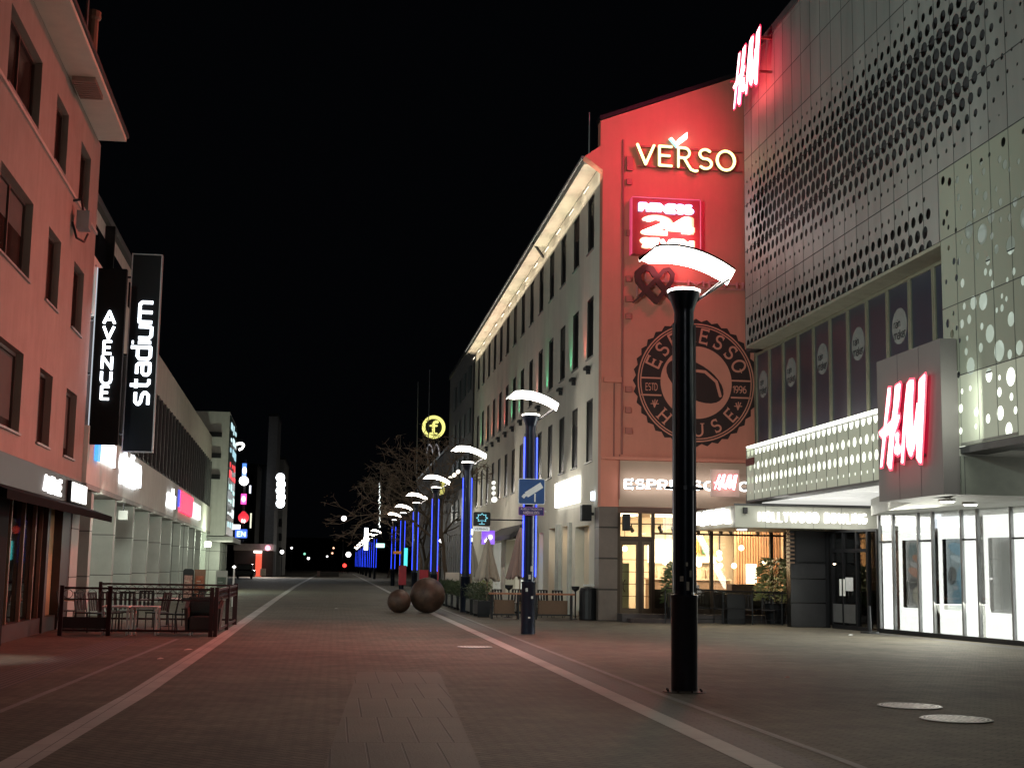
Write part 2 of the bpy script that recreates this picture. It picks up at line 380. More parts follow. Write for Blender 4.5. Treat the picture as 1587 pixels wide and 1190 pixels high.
# brick texture lies in object XY; map it upright for walls
mpn = [n for n in STONE.node_tree.nodes if n.type == 'MAPPING'][0]; mpn.inputs['Rotation'].default_value = (PI / 2, 0, 0)
PINK = M('salmon plaster', (.315, .25, .215), .85, 0, .12, 1.2, .5, 60, streak=.07)
pb = thing('corner_building', (-7.5, 26, 0), 'salmon plastered building with dark windows and deep eaves, nearest on the left', 'building')
cols = [(15.0, 18.2), (20.4, 23.6), (25.7, 28.9), (30.75, 32.35), (34.3, 35.9)]
rows = [(4.25, 5.9), (7.45, 9.1), (10.66, 12.2)]
ops = [(a, c, z0, z1) for a, c in cols for z0, z1 in rows]
wallgrid(MB(leftm), 12, 37.4, 3.75, 13.05, ops, .2, .5).build('wall', PINK, pb)
for a, c in cols:
    for z0, z1 in rows:
        window(pb, leftm, a, c, z0, z1, .2, .07, ((a + c) / 2,) if c - a > 2 else (a + .55 * (c - a),), GWARM, M('brown window frame', (.09, .05, .04), .5))
MB(leftm).box(12, 37.4, 0, .05, 10.52, 10.6).build('ledge', M('pale ledge', (.5, .42, .38), .6), pb)
SOFF = M('eaves board', (.75, .62, .52), .7, 0, .08, 2)
MB(leftm).box(12, 36.95, 0, .74, 13.051, 13.16).build('eaves', SOFF, pb)
rf = MB(leftm).box(11.9, 37.05, -6, .79, 13.165, 13.27).build('roof', M('dark roof', (.04, .035, .035), .6), pb)
MB(leftm).box(26.6, 27.4, -.9, -.3, 13.27, 14.3).build('chimney', PINK, rf)
ch = MB(leftm); ch.lathe([(.14, 13.22), (.14, 14.15), (.19, 14.2), (.19, 14.35), (.1, 14.4)], 12, (31.2, .6)); ch.build('flue', M('rusty flue', (.3, .15, .1), .6), rf)
MB(leftm).tube((30.4, .6, 13.2), (30.4, .6, 18), .045, .03, 6).build('mast', M('mast', (.35, .25, .24), .5, .3), rf)
gv = MB(leftm)
for i in range(9): gv.box(31.95 + i * .15, 32.03 + i * .15, .08, .62, 12.93, 13.049)
gv.build('vent_grille', M('vent grille', (.34, .2, .16), .7), pb)
# wall body behind, north gable of the pink house and its ground floor
MB(leftm).box(12, 37.39, -8, -.5, 3.3, 13.04).build('inner_wall', PINK, pb)
MB(leftm).box(12, 37.4, -.03, .06, 3.02, 3.74).build('fascia', M('dark fascia', (.013, .0125, .012), .5), pb)
sf = M('shop surround', (.05, .035, .03), .5)
shop = MB(leftm)
for a, c in ((12, 22), (22.6, 27.8), (32.9, 33.2), (34.9, 36.2)): shop.box(a, c, -.5, 0, 0, 3.02)
shop.box(12, 37.4, -.4, -.05, 0, .35)
shop.build('shop_surround', sf, pb)
MB(leftm).box(12, 37.4, -3.0, -2.6, 0, 3.0).build('shop_back_wall', M('shop interior wall', (.06, .05, .045), .8), pb)
MB(leftm).box(36.2, 37.39, -.45, .02, 0, 3.01).build('stone_pier', STONE, pb)
MB(leftm).box(33.2, 34.9, -.30, -.2, 0, 3.0).build('side_door', M('ochre lit door', (.42, .33, .17), .6), pb)
MB(leftm).box(27.8, 32.9, -.22, -.2, .35, 3.0).build('shop_glass', GLASS('shop glass', (.6, .6, .6), .3), pb)
for a in (27.9, 29.3, 30.7, 32.0, 32.8): MB(leftm).box(a, a + .1, -.19, -.11, .35, 3.0).build('shop_mullion', M('brass frame', (.3, .18, .12), .4, .6), pb)
tag(MB(leftm).add([(24, .062, 3.12), (37.4, .062, 3.12), (37.4, .85, 2.86), (24, .85, 2.86), (24, .062, 3.02), (37.4, .062, 3.02), (37.4, .85, 2.70), (24, .85, 2.70)],
    [(0, 1, 2, 3), (4, 7, 6, 5), (3, 2, 6, 7), (0, 3, 7, 4), (1, 5, 6, 2)]).build('awning', M('black canvas', (.005, .005, .005), .95, spec=.1)), 'black canvas awning over the salmon building shopfront', 'awning')
tag(MB(leftm).box(24.6, 27.9, .02, .12, 0, 2.95).build('dark_booth', M('near black panel', (.004, .004, .004), .8, spec=.15)), 'black panelled booth beside the shopfront at the left edge', 'booth')
# things seen in the dark shop
tag(MB(leftm).box(28.3, 29.1, -.62, -.56, 1.40, 2.05).build('teal_screen', E('teal screen', (.03, .62, .52), 1.2)), 'teal glowing screen in the dark shop window', 'screen')
scr = MB(leftm).box(30.4, 31.2, -.9, -.84, 1.25, 1.6).build('blue_screen', E('blue screen', (.05, .12, .8), 1.2)); tag(scr, 'blue slanted screen inside the dark shop', 'screen')
tag(MB(leftm).box(30.4, 31.0, -.9, -.84, 2.15, 2.3).build('lit_price_board', E('pale screen', (.5, .6, .9), 1.0)), 'small pale lit board high inside the dark shop', 'board')
tag(MB(leftm).lathe([(.02, 2.3), (.1, 2.36), (.1, 2.44), (.02, 2.5)], 10, (34.4, -1.0)).build('red_pendant', E('red glow', (1, .06, .04), 2)), 'tiny red hanging lamp inside the dark shop', 'lamp')
# AVENUE on fascia + light box
def sign(name, label, mat, cat='sign', group=None): return lambda mb: tag(mb.build(name, mat), label, cat, group)
def ul(px, py, d=0.):   # photo pixel on the left facade line -> (u, z)
    r = ray(px, py); t = (-5.742 + d) / (r.x + .0286 * r.y); return t * r.y, 1.65 + t * r.z
L1, _ = text2d('AVENUE', .24, .2)
tag(plate(MB(leftm), fit(L1, 31.6, 33.9, 3.2, 3.6), .062, .1).build('shop_letters', EWHITE), 'small white AVENUE lettering on the dark shop fascia', 'sign')
lb = thing('light_box', leftm(36.4, .1, 3.1), 'plain white rectangular light box at the end of the fascia', 'sign')
MB(leftm).box(34.9, 37.35, .062, .16, 3.12, 3.66).build('case', BLACK, lb); MB(leftm).box(34.95, 37.3, .162, .18, 3.16, 3.62).build('lit_face', E('light box face', (1, 1, .96), 2.6), lb)
sx_, sy_ = grd(-40, 1022)
lamp('SPOT', 'doorway_light', (sx_ - .2, sy_, 2.6), 130, (1, 1, .93), pb, .15, None, (0, 0, -1), 75, .8)
# wall bracket lamp
wl = thing('wall_spotlight', leftm(33.6, .1, 9.9), 'grey box floodlight on a curved bracket under the ledge', 'floodlight')
MB(leftm).box(33.5, 33.9, .12, .42, 9.75, 10.2).build('housing', M('floodlight case', (.25, .22, .21), .5, .3), wl)
MB(leftm).path([(33.6, .0, 10.45), (33.6, .2, 10.5), (33.6, .25, 10.2)], .03).path([(33.55, .02, 9.9), (33.5, .15, 9.5), (33.7, .3, 9.45), (33.9, .35, 9.7)], .03).build('bracket', BLACK, wl)
fl = thing('added_floodlight', leftm(17, .4, 9.6), 'large added floodlight on the salmon wall, outside the picture', 'floodlight')
MB(leftm).box(16.7, 17.3, .15, .5, 9.4, 9.8).box(16.95, 17.05, 0, .15, 9.5, 9.7).build('housing', M('floodlight case', (.25, .22, .21), .5, .3), fl)
MB(leftm).box(16.75, 17.25, .501, .51, 9.45, 9.75).build('lens', E('flood lens', (1, .97, .9), 6), fl)
FT = Vector((12, 40, 9.5)) - Vector(leftm(17, .7, 9.6))
lamp('SPOT', 'added_flood_beam', leftm(17, .75, 9.6), 7200, (.84, 1, .95), fl, .25, None, tuple(FT), 88, .9)  # added unseen beam to brighten the store panels and the gable
# vertical projecting signs
av = thing('vertical_sign', (-6.35, 37.7, 4.9), 'black vertical AVENUE sign with stacked white letters', 'sign')
f7 = frontm(37.6)
MB().box(-6.73, -5.96, 37.62, 37.82, 4.8, 9.65).build('case', M('sign board black', (.003, .003, .003), .7, spec=.15), av)
MB().box(-6.76, -6.732, 37.60, 37.84, 4.8, 9.66).build('edge_strip', E('edge light', (.8, .9, 1), .5), av)
q, _ = text2d('AVENUE', .19, .24, vertical=True)
plate(MB(f7), fit(q, -6.53, -6.17, 6.0, 8.47), .0, .04).build('lettering', EBLUEW, av)
for z in (5.0, 6.7, 8.2, 9.7): MB().box(-7.0, -6.80, 37.68, 37.74, z, z + .05).build('bracket', BLACK, av)
st = thing('vertical_sign', (-5.6, 40.1, 4.85), 'tall dark vertical sign with white stadium lettering and thin frame', 'sign')
f8 = frontm(40.0)
MB().box(-6.18, -5.37, 40.0, 40.22, 4.83, 10.6).build('case', M('sign navy black', (.004, .006, .008), .5, spec=.2), st)
fr = MB(f8)
for a, c, z0, z1 in ((-6.21, -6.18, 4.8, 10.63), (-5.37, -5.34, 4.8, 10.63), (-6.18, -5.37, 4.8, 4.83), (-6.18, -5.37, 10.6, 10.63)): fr.box(a, c, -.22, .02, z0, z1)
fr.build('frame', M('sign frame', (.4, .38, .38), .4, .5), st)
q, _ = text2d('stadium', .15, .2)
q = [[(-y, x) for x, y in p] for p in q]
plate(MB(f8), fit(q, -6.1, -5.5, 6.15, 9.23), .003, .04).build('lettering', EBLUEW, st)
for z in (5.3, 7.6, 9.9): MB().box(-6.9, -6.21, 40.05, 40.12, z, z + .06).build('bracket', BLACK, st)
lamp('AREA', 'sign_glow', (-6.95, 37.9, 7.2), 9, (.9, .95, 1), av, .3, 3, (-.3, -1, 0))

# ------------------------------------------------------------------ LEFT: beige arcade building
BEIGE = M('beige render', (.62, .56, .48), .8, 0, .1, 1.0, .2, streak=.12)
ab = thing('arcade_building', (-8, 60, 0), 'beige flat roofed building with a ribbon of dark windows over a pillared arcade', 'building')
MB(leftm).box(37.42, 59.2, -8, -.6, 8.0, 12.25).build('upper_block', BEIGE, ab)
for a in (39.5, 44.5, 49.5): MB(leftm).box(a, a + 4.3, -.62, -.55, 10.2, 11.7).build('upper_window', GDARK, ab)
MB(leftm).box(37.42, 59.25, -.65, -.45, 12.26, 12.5).build('parapet', M('parapet cap', (.1, .1, .1), .6), ab)
MB(leftm).box(43.2, 43.35, -.6, -.3, 8, 12.2).build('downpipe', BLACK, ab)
MB(leftm).box(37.42, 91, -8, .0, 8.35, 9.95).build('upper_band', BEIGE, ab)
MB(leftm).box(37.42, 91, -8, -.1, 5.3, 8.345).build('ribbon_wall', M('ribbon dark wall', (.035, .036, .04), .5), ab)
rb = MB(leftm)
for i in range(34):
    u = 39 + i * 1.53
    rb.box(u, u + 1.4, -.098, -.04, 5.5, 8.3)
rb.build('ribbon_glass', GDARK, ab)
rb = MB(leftm)
for i in range(35): rb.box(38.87 + i * 1.53, 38.98 + i * 1.53, -.035, .05, 5.4, 8.34)
rb.build('ribbon_mullions', M('ribbon mullion', (.16, .16, .16), .4, .4), ab)
MB(leftm).box(37.42, 91, -8, .12, 3.75, 5.29).build('fascia_band', M('pale fascia band', (.70, .67, .60), .7, 0, .08, streak=.1), ab)
MB(leftm).box(37.42, 91, -.9, .14, 3.6, 3.74).build('soffit_edge', M('soffit edge', (.35, .34, .31), .6), ab)
bk = M('arcade shop wall', (.10, .105, .10), .5)
MB(leftm).box(37.42, 91, -1.7, -1.4, 0, 3.6).build('recessed_wall', bk, ab)
for i in range(11):
    u = 39.0 + i * 4.95
    MB(leftm).box(u, u + .45, -.62, .06, 0, 3.595).build('pillar', STONE, ab)
    if i < 10:
        gw = MB(leftm).box(u + .8, u + 4.6, -1.39, -1.33, .3, 3.3).build('shop_window', E('dim shop window', (.75, .78, .66), .10), ab)
        fm = MB(leftm)
        for q in range(4): fm.box(u + .8 + q * 1.25, u + .86 + q * 1.25, -1.325, -1.27, .3, 3.3)
        fm.build('frame', DKGREY, gw)
    if i in (0, 1, 2, 3, 4, 5, 6, 7, 8, 9):
        lamp('AREA', 'arcade_light', leftm(u + 2.3 - 1.5, .25, 3.45), [26, 20, 16, 14, 12, 16, 20, 14, 10, 8][i] * 2.0, (.93, 1, .86), ab, .35, .35, (0.0, .75, -1))
        MB(leftm).box(u + .6, u + 1.0, -.5, -.3, 3.5, 3.592).build('downlight', E('downlight', (.95, 1, .85), 1.2), ab)
MB(leftm).box(86, 86.3, .15, .5, 2.7, 3.0).build('wall_lamp', E('wall lamp', (.85, 1, .7), 14), ab)
lamp('POINT', 'wall_lamp_light', leftm(85.2, 1.6, 3.0), 420, (.85, 1, .75), ab, .2)
# fascia signs
bx = thing('shop_light_sign', leftm(40.5, .2, 4.4), 'blue ended white light box sign just behind the vertical signs', 'sign')
MB(leftm).box(38.6, 39.2, .13, .22, 4.45, 5.2).build('blue_end', E('blue sign', (.02, .3, .95), 1.4), bx)
MB(leftm).box(39.2, 42.5, .13, .2, 4.5, 5.15).build('white_face', E('blown white', (.95, .97, 1), 3), bx)
q, _ = text2d('stadium', .26, .1)
tag(plate(MB(leftm), fit(q, 43.9, 49.6, 4.15, 5.25), .13, .2).build('fascia_letters', EBLUEW), 'large bright white stadium letters on the beige fascia', 'sign')
q = fit([[(0, 0), (1, 0), (1, 1), (.75, 1.0), (.75, 1.5), (.65, 1.5), (.65, 1), (.1, 1.05)]], 59.9, 63.6, 4.1, 4.95)
tag(plate(MB(leftm), q, .13, .22).build('fascia_logo', EBLUEW), 'short bright white logo on the fascia between larger signs', 'sign')
rs = thing('shop_light_sign', leftm(68, .2, 4.4), 'red and white light box sign on the fascia', 'sign')
MB(leftm).box(65.6, 66.2, .13, .2, 4.3, 5.1).build('blue_end', E('deep blue', (.05, .08, .7), 1), rs)
MB(leftm).box(66.2, 74, .13, .24, 4.1, 5.1).build('red_face', E('red sign', (1, .01, .08), 1.6), rs)
MB(leftm).box(74.2, 80, .13, .22, 4.15, 4.9).build('white_face', MATS['light blown white'], rs)
b = thing('round_blade_sign', leftm(46, .3, 2.9), 'small pale square hanging sign under the arcade', 'sign')
MB(leftm).box(46.2, 46.3, -.1, .2, 3.05, 3.35).build('panel', M('pale panel', (.4, .4, .38), .5), b)
MB(leftm).box(46.22, 46.28, .03, .07, 3.35, 3.6).build('hanger', BLACK, b)

# ------------------------------------------------------------------ LEFT: white pier building with lit logo panel
pr = thing('pier_building', (-8.4, 92, 0), 'pale plastered pier with a tall lit tenant panel on its street face', 'building')
WH = M('pale plaster', (.62, .61, .57), .8, 0, .08, streak=.1)
MB(leftm).box(91.5, 101.5, -6, 1.05, 3.5, 11.7).build('wall', WH, pr)
for z in (7.2, 8.6, 10): MB(leftm).box(91, 91.45, -.7, .6, z, z + .3).build('louvre', BLACK, pr)
MB(leftm).box(91.8, 104, -6, 1.6, 3.1, 3.45).build('canopy', M('canopy white', (.55, .55, .52), .6), pr)
for i in range(4): MB(leftm).box(93 + i * 3, 93.5 + i * 3, -.3, .7, 0, 3.1).build('pillar', STONE, pr)
MB(leftm).box(91.5, 106, -6, -2.2, 0, 3.1).build('recess_wall', M('recess wall', (.25, .26, .2), .7), pr)
lamp('AREA', 'canopy_light', leftm(91.0, 1.0, 3.0), 45, (.95, 1, .8), pr, .5, .5, (0, .3, -1))
pn = thing('tenant_panel', leftm(96, 1.1, 4), 'tall street facing panel of small glowing shop logos on the pale pier', 'sign')
MB(leftm).box(91.6, 101.4, 1.055, 1.12, 3.6, 11.5).build('board', M('board dark', (.03, .05, .05), .3), pn)
rnd = random.Random(3)
cols_ = [(.5, .75, .8), (.7, .95, 1), (.35, .6, .7), (1, .04, .06), (.6, .85, .85), (.55, .9, .9), (.7, 1, .95), (.9, 1, 1)]
for i in range(9):
    z = 10.6 - i * .82; c_ = cols_[i % 8] if i != 4 else (1, .04, .06)
    for j in range(3):
        q = MB(leftm).box(92 + j * 3 + rnd.random(), 93.4 + j * 3 + rnd.random() * 1.4, 1.122, 1.16, z + rnd.random() * .2, z + .25 + rnd.random() * .4)
        q.build('lit_logo', E('logo light %d' % i, c_, 1.0 if i not in (4,) else 1.2), pn)
# far left: neon blade signs, tower, bright vertical sign
def at(px, py, Y): x, z = ony(px, py, Y); return Vector((x, Y, z))
def pxbox(name, x0, x1, y0, y1, Y, mat, thick=.3, parent=None):
    a = at(x0, y1, Y); c = at(x1, y0, Y)
    return MB().box(a.x, c.x, Y, Y + thick, a.z, c.z).build(name, mat, parent)
def pxthing(name, x0, x1, y0, y1, Y, mat, label, cat, thick=.3, group=None):
    a = at(x0, y1, Y); c = at(x1, y0, Y)
    return tag(MB().box(a.x, c.x, Y, Y + thick, a.z, c.z).build(name, mat), label, cat, group)
pole = thing('blade_sign_stack', tuple(at(378, 876, 115)), 'stack of small neon signs, blue over white over magenta over red', 'sign')
pxbox('blue_sign', 375, 382, 718, 738, 115, E('n blue', (.03, .2, .8), 1.3), .3, pole)
def pdisc(name, px, py, r, Y, mat, parent=None, sx=1.):
    c = at(px, py, Y); k = r * Y / FPX; mb = MB(frontm(Y))
    plate(mb, [[(c.x + k * sx * math.cos(a * PI / 12), c.z + k * math.sin(a * PI / 12)) for a in range(24)]], -.1, .12)
    return mb.build(name, mat, parent)
pdisc('white_crescent', 379, 729, 5, 114.7, EWHITE, pole, .6)
pdisc('white_sign', 378, 745, 7, 115, EWHITE, pole)
pxbox('magenta_sign', 373, 382, 765, 781, 115, E('n magenta', (.95, .02, .4), 1.3), .3, pole)
pdisc('magenta_core', 377.5, 773, 4, 114.8, EWHITE, pole, .6)
pdisc('red_sign', 377.5, 802, 8, 115, E('n red', (.85, .01, .03), .9), pole)
pdisc('red_lamp_top', 377.5, 796, 4, 114.85, MATS['light n red'], pole)
mb = MB(frontm(114.9)); q, _ = text2d('N', .26); a = at(374.5, 810, 114.9); c = at(380, 804.5, 114.9)
plate(mb, fit(q, a.x, c.x, a.z, c.z), .12, .16).build('letter', EWHITE, pole)
pxbox('post', 377, 379, 712, 840, 115.5, BLACK, .1, pole)
pxthing('blue_light_box', 364, 383, 820, 833, 112, E('n blue2', (.02, .10, .75), 1.2), 'blue light box with pale letters low at the far left', 'sign')
mb = MB(frontm(111.9)); q, _ = text2d('EN', .22); a = at(367, 831.5, 111.9); c = at(381, 823, 111.9)
tag(plate(mb, fit(q, a.x, c.x, a.z, c.z), .0, .06).build('blue_box_letters', E('pale blue l', (.5, .7, 1), 2)), 'pale EN letters on the blue light box', 'sign')
pxthing('slanted_logo', 358, 372, 813, 820, 116, EWHITE, 'white slanted logo left of the red neon disc', 'sign')
pxthing('thin_white_sign', 386, 389, 752, 764, 125, E('n wh', (.8, .85, 1), 1.5), 'upper narrow white blade sign beside the neon stack', 'sign')
pxthing('thin_white_sign', 387, 390, 795, 818, 125, E('n wh2', (.8, .8, .6), 1.1), 'lower cream blade sign beside the neon stack', 'sign')
# curved luminous lamp bracket over the tenant panel
lc = MB(); pts = [tuple(at(x, y, 104)) for x, y in ((364, 690), (370, 687), (376, 687), (378, 690), (375, 695), (370, 697))]
lc.path(pts, .09, 6); tag(lc.build('curved_lamp', EWHITE), 'white hook shaped luminous lamp over the tenant panel', 'lamp')
fb = M('far dark wall', (.05, .05, .055), .8)
def building(name, label, x0, x1, ytop, Y, depth, mat=None, cat='building', wins=None):
    b_ = thing(name, (at(x0, 876, Y).x, Y, 0), label, cat)
    a = at(x0, ytop, Y); c = at(x1, ytop, Y)
    MB().box(a.x, c.x, Y, Y + depth, 0, a.z).build('wall', mat or fb, b_)
    MB().box(a.x - .1, c.x + .1, Y - .15, Y + depth, a.z + .005, a.z + .4).build('roof', BLACK, b_)
    for k, (wx, wy, ww, wh) in enumerate(wins or []):
        A = at(wx, wy, Y); C = at(wx + ww, wy - wh, Y)
        MB().box(A.x, C.x, Y - .06, Y - .01, A.z, C.z).build('window', GDARK, b_)
    return b_
building('office_block', 'dim grey block behind the neon sign stack', 384, 399, 722, 236, 30, M('far grey wall', (.12, .12, .12), .8), wins=[(388, 800 - i * 18, 5, 10) for i in range(4)])
building('office_block', 'darker narrow block with a pale vertical edge strip', 399, 416, 723, 250, 25, fb)
pxthing('edge_light', 413, 415, 727, 800, 249.4, E('edge l', (.6, .75, .85), .22), 'pale vertical light strip on the narrow dark block', 'light')
building('slender_tower', 'slender grey tower rising above the far left roofs', 417, 431, 645, 200, 12, M('tower grey', (.30, .30, .31), .8))
building('pale_block', 'pale weathered block behind the slender tower', 429, 441, 712, 215, 20, M('pale block', (.28, .28, .27), .8), wins=[(432, 860 - i * 22, 5, 12) for i in range(3)])
vs = thing('vertical_light_sign', tuple(at(435, 790, 196)), 'brilliant white scalloped vertical sign on the slender tower', 'sign')
pxbox('case', 427, 441, 731, 788, 196, BLACK, .3, vs)
for i in range(5): pdisc('lit_letter', 434.5 + (i % 2), 740 + i * 10, 6.6, 195.6, E('blown cold', (.9, .97, 1), 6), vs)
lamp('AREA', 'tower_sign_light', tuple(at(436, 760, 194.5)), 900, (.9, .97, 1), vs, 2, 5, (.2, -1, -.1))
cb = thing('canopy_shop', (at(395, 876, 188).x, 188, 0), 'low shop with a flat white canopy and an orange red doorway', 'building')
pxbox('canopy', 362, 424, 843, 852, 186, M('canopy pale', (.5, .5, .52), .6), 8, cb)
pxbox('wall', 362, 424, 853, 893, 190, fb, 6, cb)
pxbox('door', 395, 406, 857, 893, 189.5, E('orange door', (.9, .09, .04), .85), .3, cb)
pxbox('door_lamp', 393, 406, 851.5, 856.5, 189.3, E('dl', (1, .8, .7), 2.5), .3, cb)
lamp('AREA', 'canopy_shop_light', tuple(at(408, 858, 186)), 700, (1, .88, .78), cb, 2, 2, (.3, -.8, -1))
pdisc('pink_sign', 415, 849, 4, 185, E('pinkish', (1, .3, .4), 2.5), cb)
pxthing('white_bollard', 403, 412, 881, 892, 184, M('white post', (.7, .7, .68), .5), 'white notice stand in front of the orange doorway', 'stand')
pk = thing('parked_van', (at(385, 876, 160).x, 160, 0), 'dark vehicle parked under the flat canopy', 'van')
a = at(364, 899, 160); c = at(393, 881, 160)
MB().prism([(a.x, 160), (c.x, 160), (c.x, 165), (a.x, 165)], .35, 1.0).prism([(a.x + .2, 160.3), (c.x - .2, 160.3), (c.x - .3, 164.5), (a.x + .3, 164.5)], 1.0, 1.7).build('body', M('dark paint', (.01, .01, .015), .25), pk, bev=.08)
for xx in (a.x + .25, c.x - .25):
    MB(lambda x, y, z: (xx + z, 160.9 + y, .36 + x)).lathe([(.34, -.12), (.36, 0), (.34, .12)], 14).build('wheel', BLACK, pk)

# ================================================================== RIGHT: long hotel block with red gable
GX, GY = 8.7, 44.5
REDW = M('terracotta render', (.58, .215, .15), .85, 0, .08, .8, .4, 50, streak=.035)
GREYW = M('pale grey render', (.66, .63, .54), .85, 0, .08, .8, .4, 50, streak=.06)
BROWNW = M('beige brown render', (.40, .27, .20), .85, 0, .1, .8)
vb = thing('gable_building', (12, 60, 0), 'long block with grey street front, lit eaves and a terracotta gable wall', 'building')
rm = rightm(GX)
wy = [46.75 + i * 2.98 for i in range(14)]; wrows = [(5.4, 7.6), (9.1, 11.25), (12.95, 14.95)]
ops = [(y - .62, y + .62, z0, z1) for y in wy for z0, z1 in wrows]
wallgrid(MB(rm), GY + .5, 88, 3.9, 15.6, ops, .06, .5).build('street_wall', GREYW, vb)
for y in wy:
    for z0, z1 in wrows: window(vb, rm, y - .62, y + .62, z0, z1, .06, .06, (), GDARK2, M('dark brown frame', (.022, .016, .014), .6))
GP = [(8.05, 15.75), (8.6, 16.15), (8.6, 17.05), (16.5, 20.1), (20, 20.1), (20, 3.75), (8.68, 3.75), (8.68, 15.3)]
plate(MB(frontm(GY)), [GP], -.48, 0).build('gable_wall', REDW, vb)
MB(frontm(GY)).add([(8.55, -.5, 17.06), (8.55, .06, 17.06), (16.5, .06, 20.12), (16.5, -.5, 20.12), (8.55, -.5, 17.2), (8.55, .06, 17.2), (16.5, .06, 20.26), (16.5, -.5, 20.26)],
    [(0, 1, 2, 3), (4, 7, 6, 5), (0, 4, 5, 1), (1, 5, 6, 2), (2, 6, 7, 3), (3, 7, 4, 0)]).build('coping', BLACK, vb)
# body and roof
bd = MB(); bd.box(9.2, 20, 45.0, 88, 3.9, 15.6); bd.build('body', GREYW, vb)
MB().add([(8.15, 45.02, 15.95), (8.15, 88, 15.95), (16, 88, 19.7), (16, 45.02, 19.7), (22, 45.02, 15.9), (22, 88, 15.9)], [(0, 1, 2, 3), (3, 2, 5, 4), (0, 3, 4), (1, 5, 2)]).build('roof', M('roof metal', (.03, .03, .03), .5), vb)
EAV = M('white eaves', (.62, .57, .48), .7, 0, .15, 2)
MB().box(8.12, 8.695, 45.02, 88.2, 15.62, 15.9).build('eaves', EAV, vb)
gut = MB().tube((8.07, 45.0, 15.85), (8.07, 88.2, 15.85), .07, .07, 8).build('gutter', M('gutter', (.3, .3, .3), .4, .5), vb)
for yy in (57.2, 87.6):
    dp = MB(); dp.path([(8.1, yy, 15.8), (8.6, yy, 15.0), (8.6, yy, 3.9)] if yy > 80 else [(8.1, yy, 15.75), (8.62, yy + .5, 15.25)], .06)
    dp.build('downpipe', BLACK, vb)
for i in range(14):
    y = 46.0 + i * 3.05
    lamp('AREA', 'eaves_light', (8.36, y, 14.95), 15, (1, .84, .62), vb, .10, 3.0, (0.0, .001, 1))
    MB().box(8.36, 8.4, y - .5, y + .5, 14.98, 15.01).build('eaves_fitting', DKGREY, vb)
# coloured wash lamps under the second row of windows
lc_ = {0: (1, .12, .08), 1: (.1, .9, .4), 3: (.1, .9, .4), 4: (1, .35, .3), 6: (.1, .7, .35), 7: (.1, .8, .35), 8: (1, .12, .1), 9: (1, .15, .1), 10: (1, .2, .12), 11: (.9, .3, .1), 12: (.1, .8, .3)}
for i in range(13):
    y = wy[i] - .05
    MB().box(8.50, 8.66, y - .3, y + .3, 8.66, 8.76).box(8.56, 8.7, y - .06, y + .06, 8.5, 8.66).build('wash_lamp', BLACK, vb)
    if i in lc_: lamp('SPOT', 'wash_light', (8.50, wy[i] + .95, 8.85), 110, lc_[i], vb, .04, None, (.12, 0, 1), 40, .7)
# ground floor of the street side: doors, shopfronts
gf = MB(rm); gops = [(46.6, 49.4, .0, 3.2), (50.6, 52.2, 0, 3.3), (53.4, 55.6, 0, 3.3), (57.2, 58.4, .4, 3.2), (60, 70, .4, 3.1), (72, 80, .4, 3.1)]
wallgrid(gf, 45.2, 88, 0, 3.895, gops, .5, .6).build('ground_floor_wall', GREYW, vb)
OCH = M('ochre recess', (.42, .25, .13), .7)
for a, c, z0, z1 in gops[:3]:
    MB(rm).box(a, c, -.56, -.5, z0, z1).build('door', OCH if a != 53.4 else M('brown recess', (.25, .15, .1), .6), vb)
    lamp('AREA', 'door_light', (GX + .28, (a + c) / 2, z1 - .05), 7, (1, .72, .42), vb, .3, .3, (0, 0, -1))
for a, c in ((50.1, 50.45), (52.5, 52.8), (53.0, 53.3)): MB(rm).box(a, c, 0, .12, 0, 3.4).build('pilaster', M('pale pilaster', (.5, .5, .45), .6), vb)
sg = MB(rm).box(57.2, 58.4, -.56, -.52, .4, 3.2).build('shop_window', E('shop glow a', (.7, .7, .75), .25), vb)
for a in range(60, 70, 2):
    MB(rm).box(a + .05, a + 1.95, -.56, -.5, .4, 3.1).build('shop_window', E('shop glow %d' % (a % 4), ((.85, .9, .8) if a % 4 else (.6, .55, .4)), .75 if a % 4 else .35), vb)
for a in range(72, 80, 2): MB(rm).box(a + .05, a + 1.95, -.56, -.5, .4, 3.1).build('shop_window', E('shop glow dim', (.6, .6, .5), .25), vb)
tag(MB(rm).add([(59.5, .02, 3.75), (72, .02, 3.75), (72, 1.1, 3.15), (59.5, 1.1, 3.15), (59.5, .02, 3.65), (72, .02, 3.65), (72, 1.1, 2.95), (59.5, 1.1, 2.95)],
    [(0, 1, 2, 3), (4, 7, 6, 5), (3, 2, 6, 7), (0, 3, 7, 4), (1, 5, 6, 2)]).build('awning', M('dark awning', (.05, .045, .045), .8)), 'long dark awning over the lit shopfront beyond the second lamp post', 'awning')
# cornice shelf between ground and first floor by the corner + stone corner pier
CST = BRICK('brown stone blocks', (.17, .135, .115), (.14, .11, .095), (.03, .025, .02), 30, 1.02, .03, .45, 0, .25, .4, 0)
[n for n in CST.node_tree.nodes if n.type == 'MAPPING'][0].inputs['Rotation'].default_value = (PI / 2, 0, 0)
MB().box(8.62, 9.25, 44.42, 45.19, 0, 3.74).build('corner_pier', CST, vb)
MB(frontm(GY)).box(8.75, 9.35, .0, .14, 7.92, 8.1).box(8.68, 16.5, .0, .12, 5.32, 5.42).build('string_course', REDW, vb)
MB(frontm(GY)).box(9.3, 16.5, .002, .03, 3.76, 5.3).build('sign_band', BROWNW, vb)
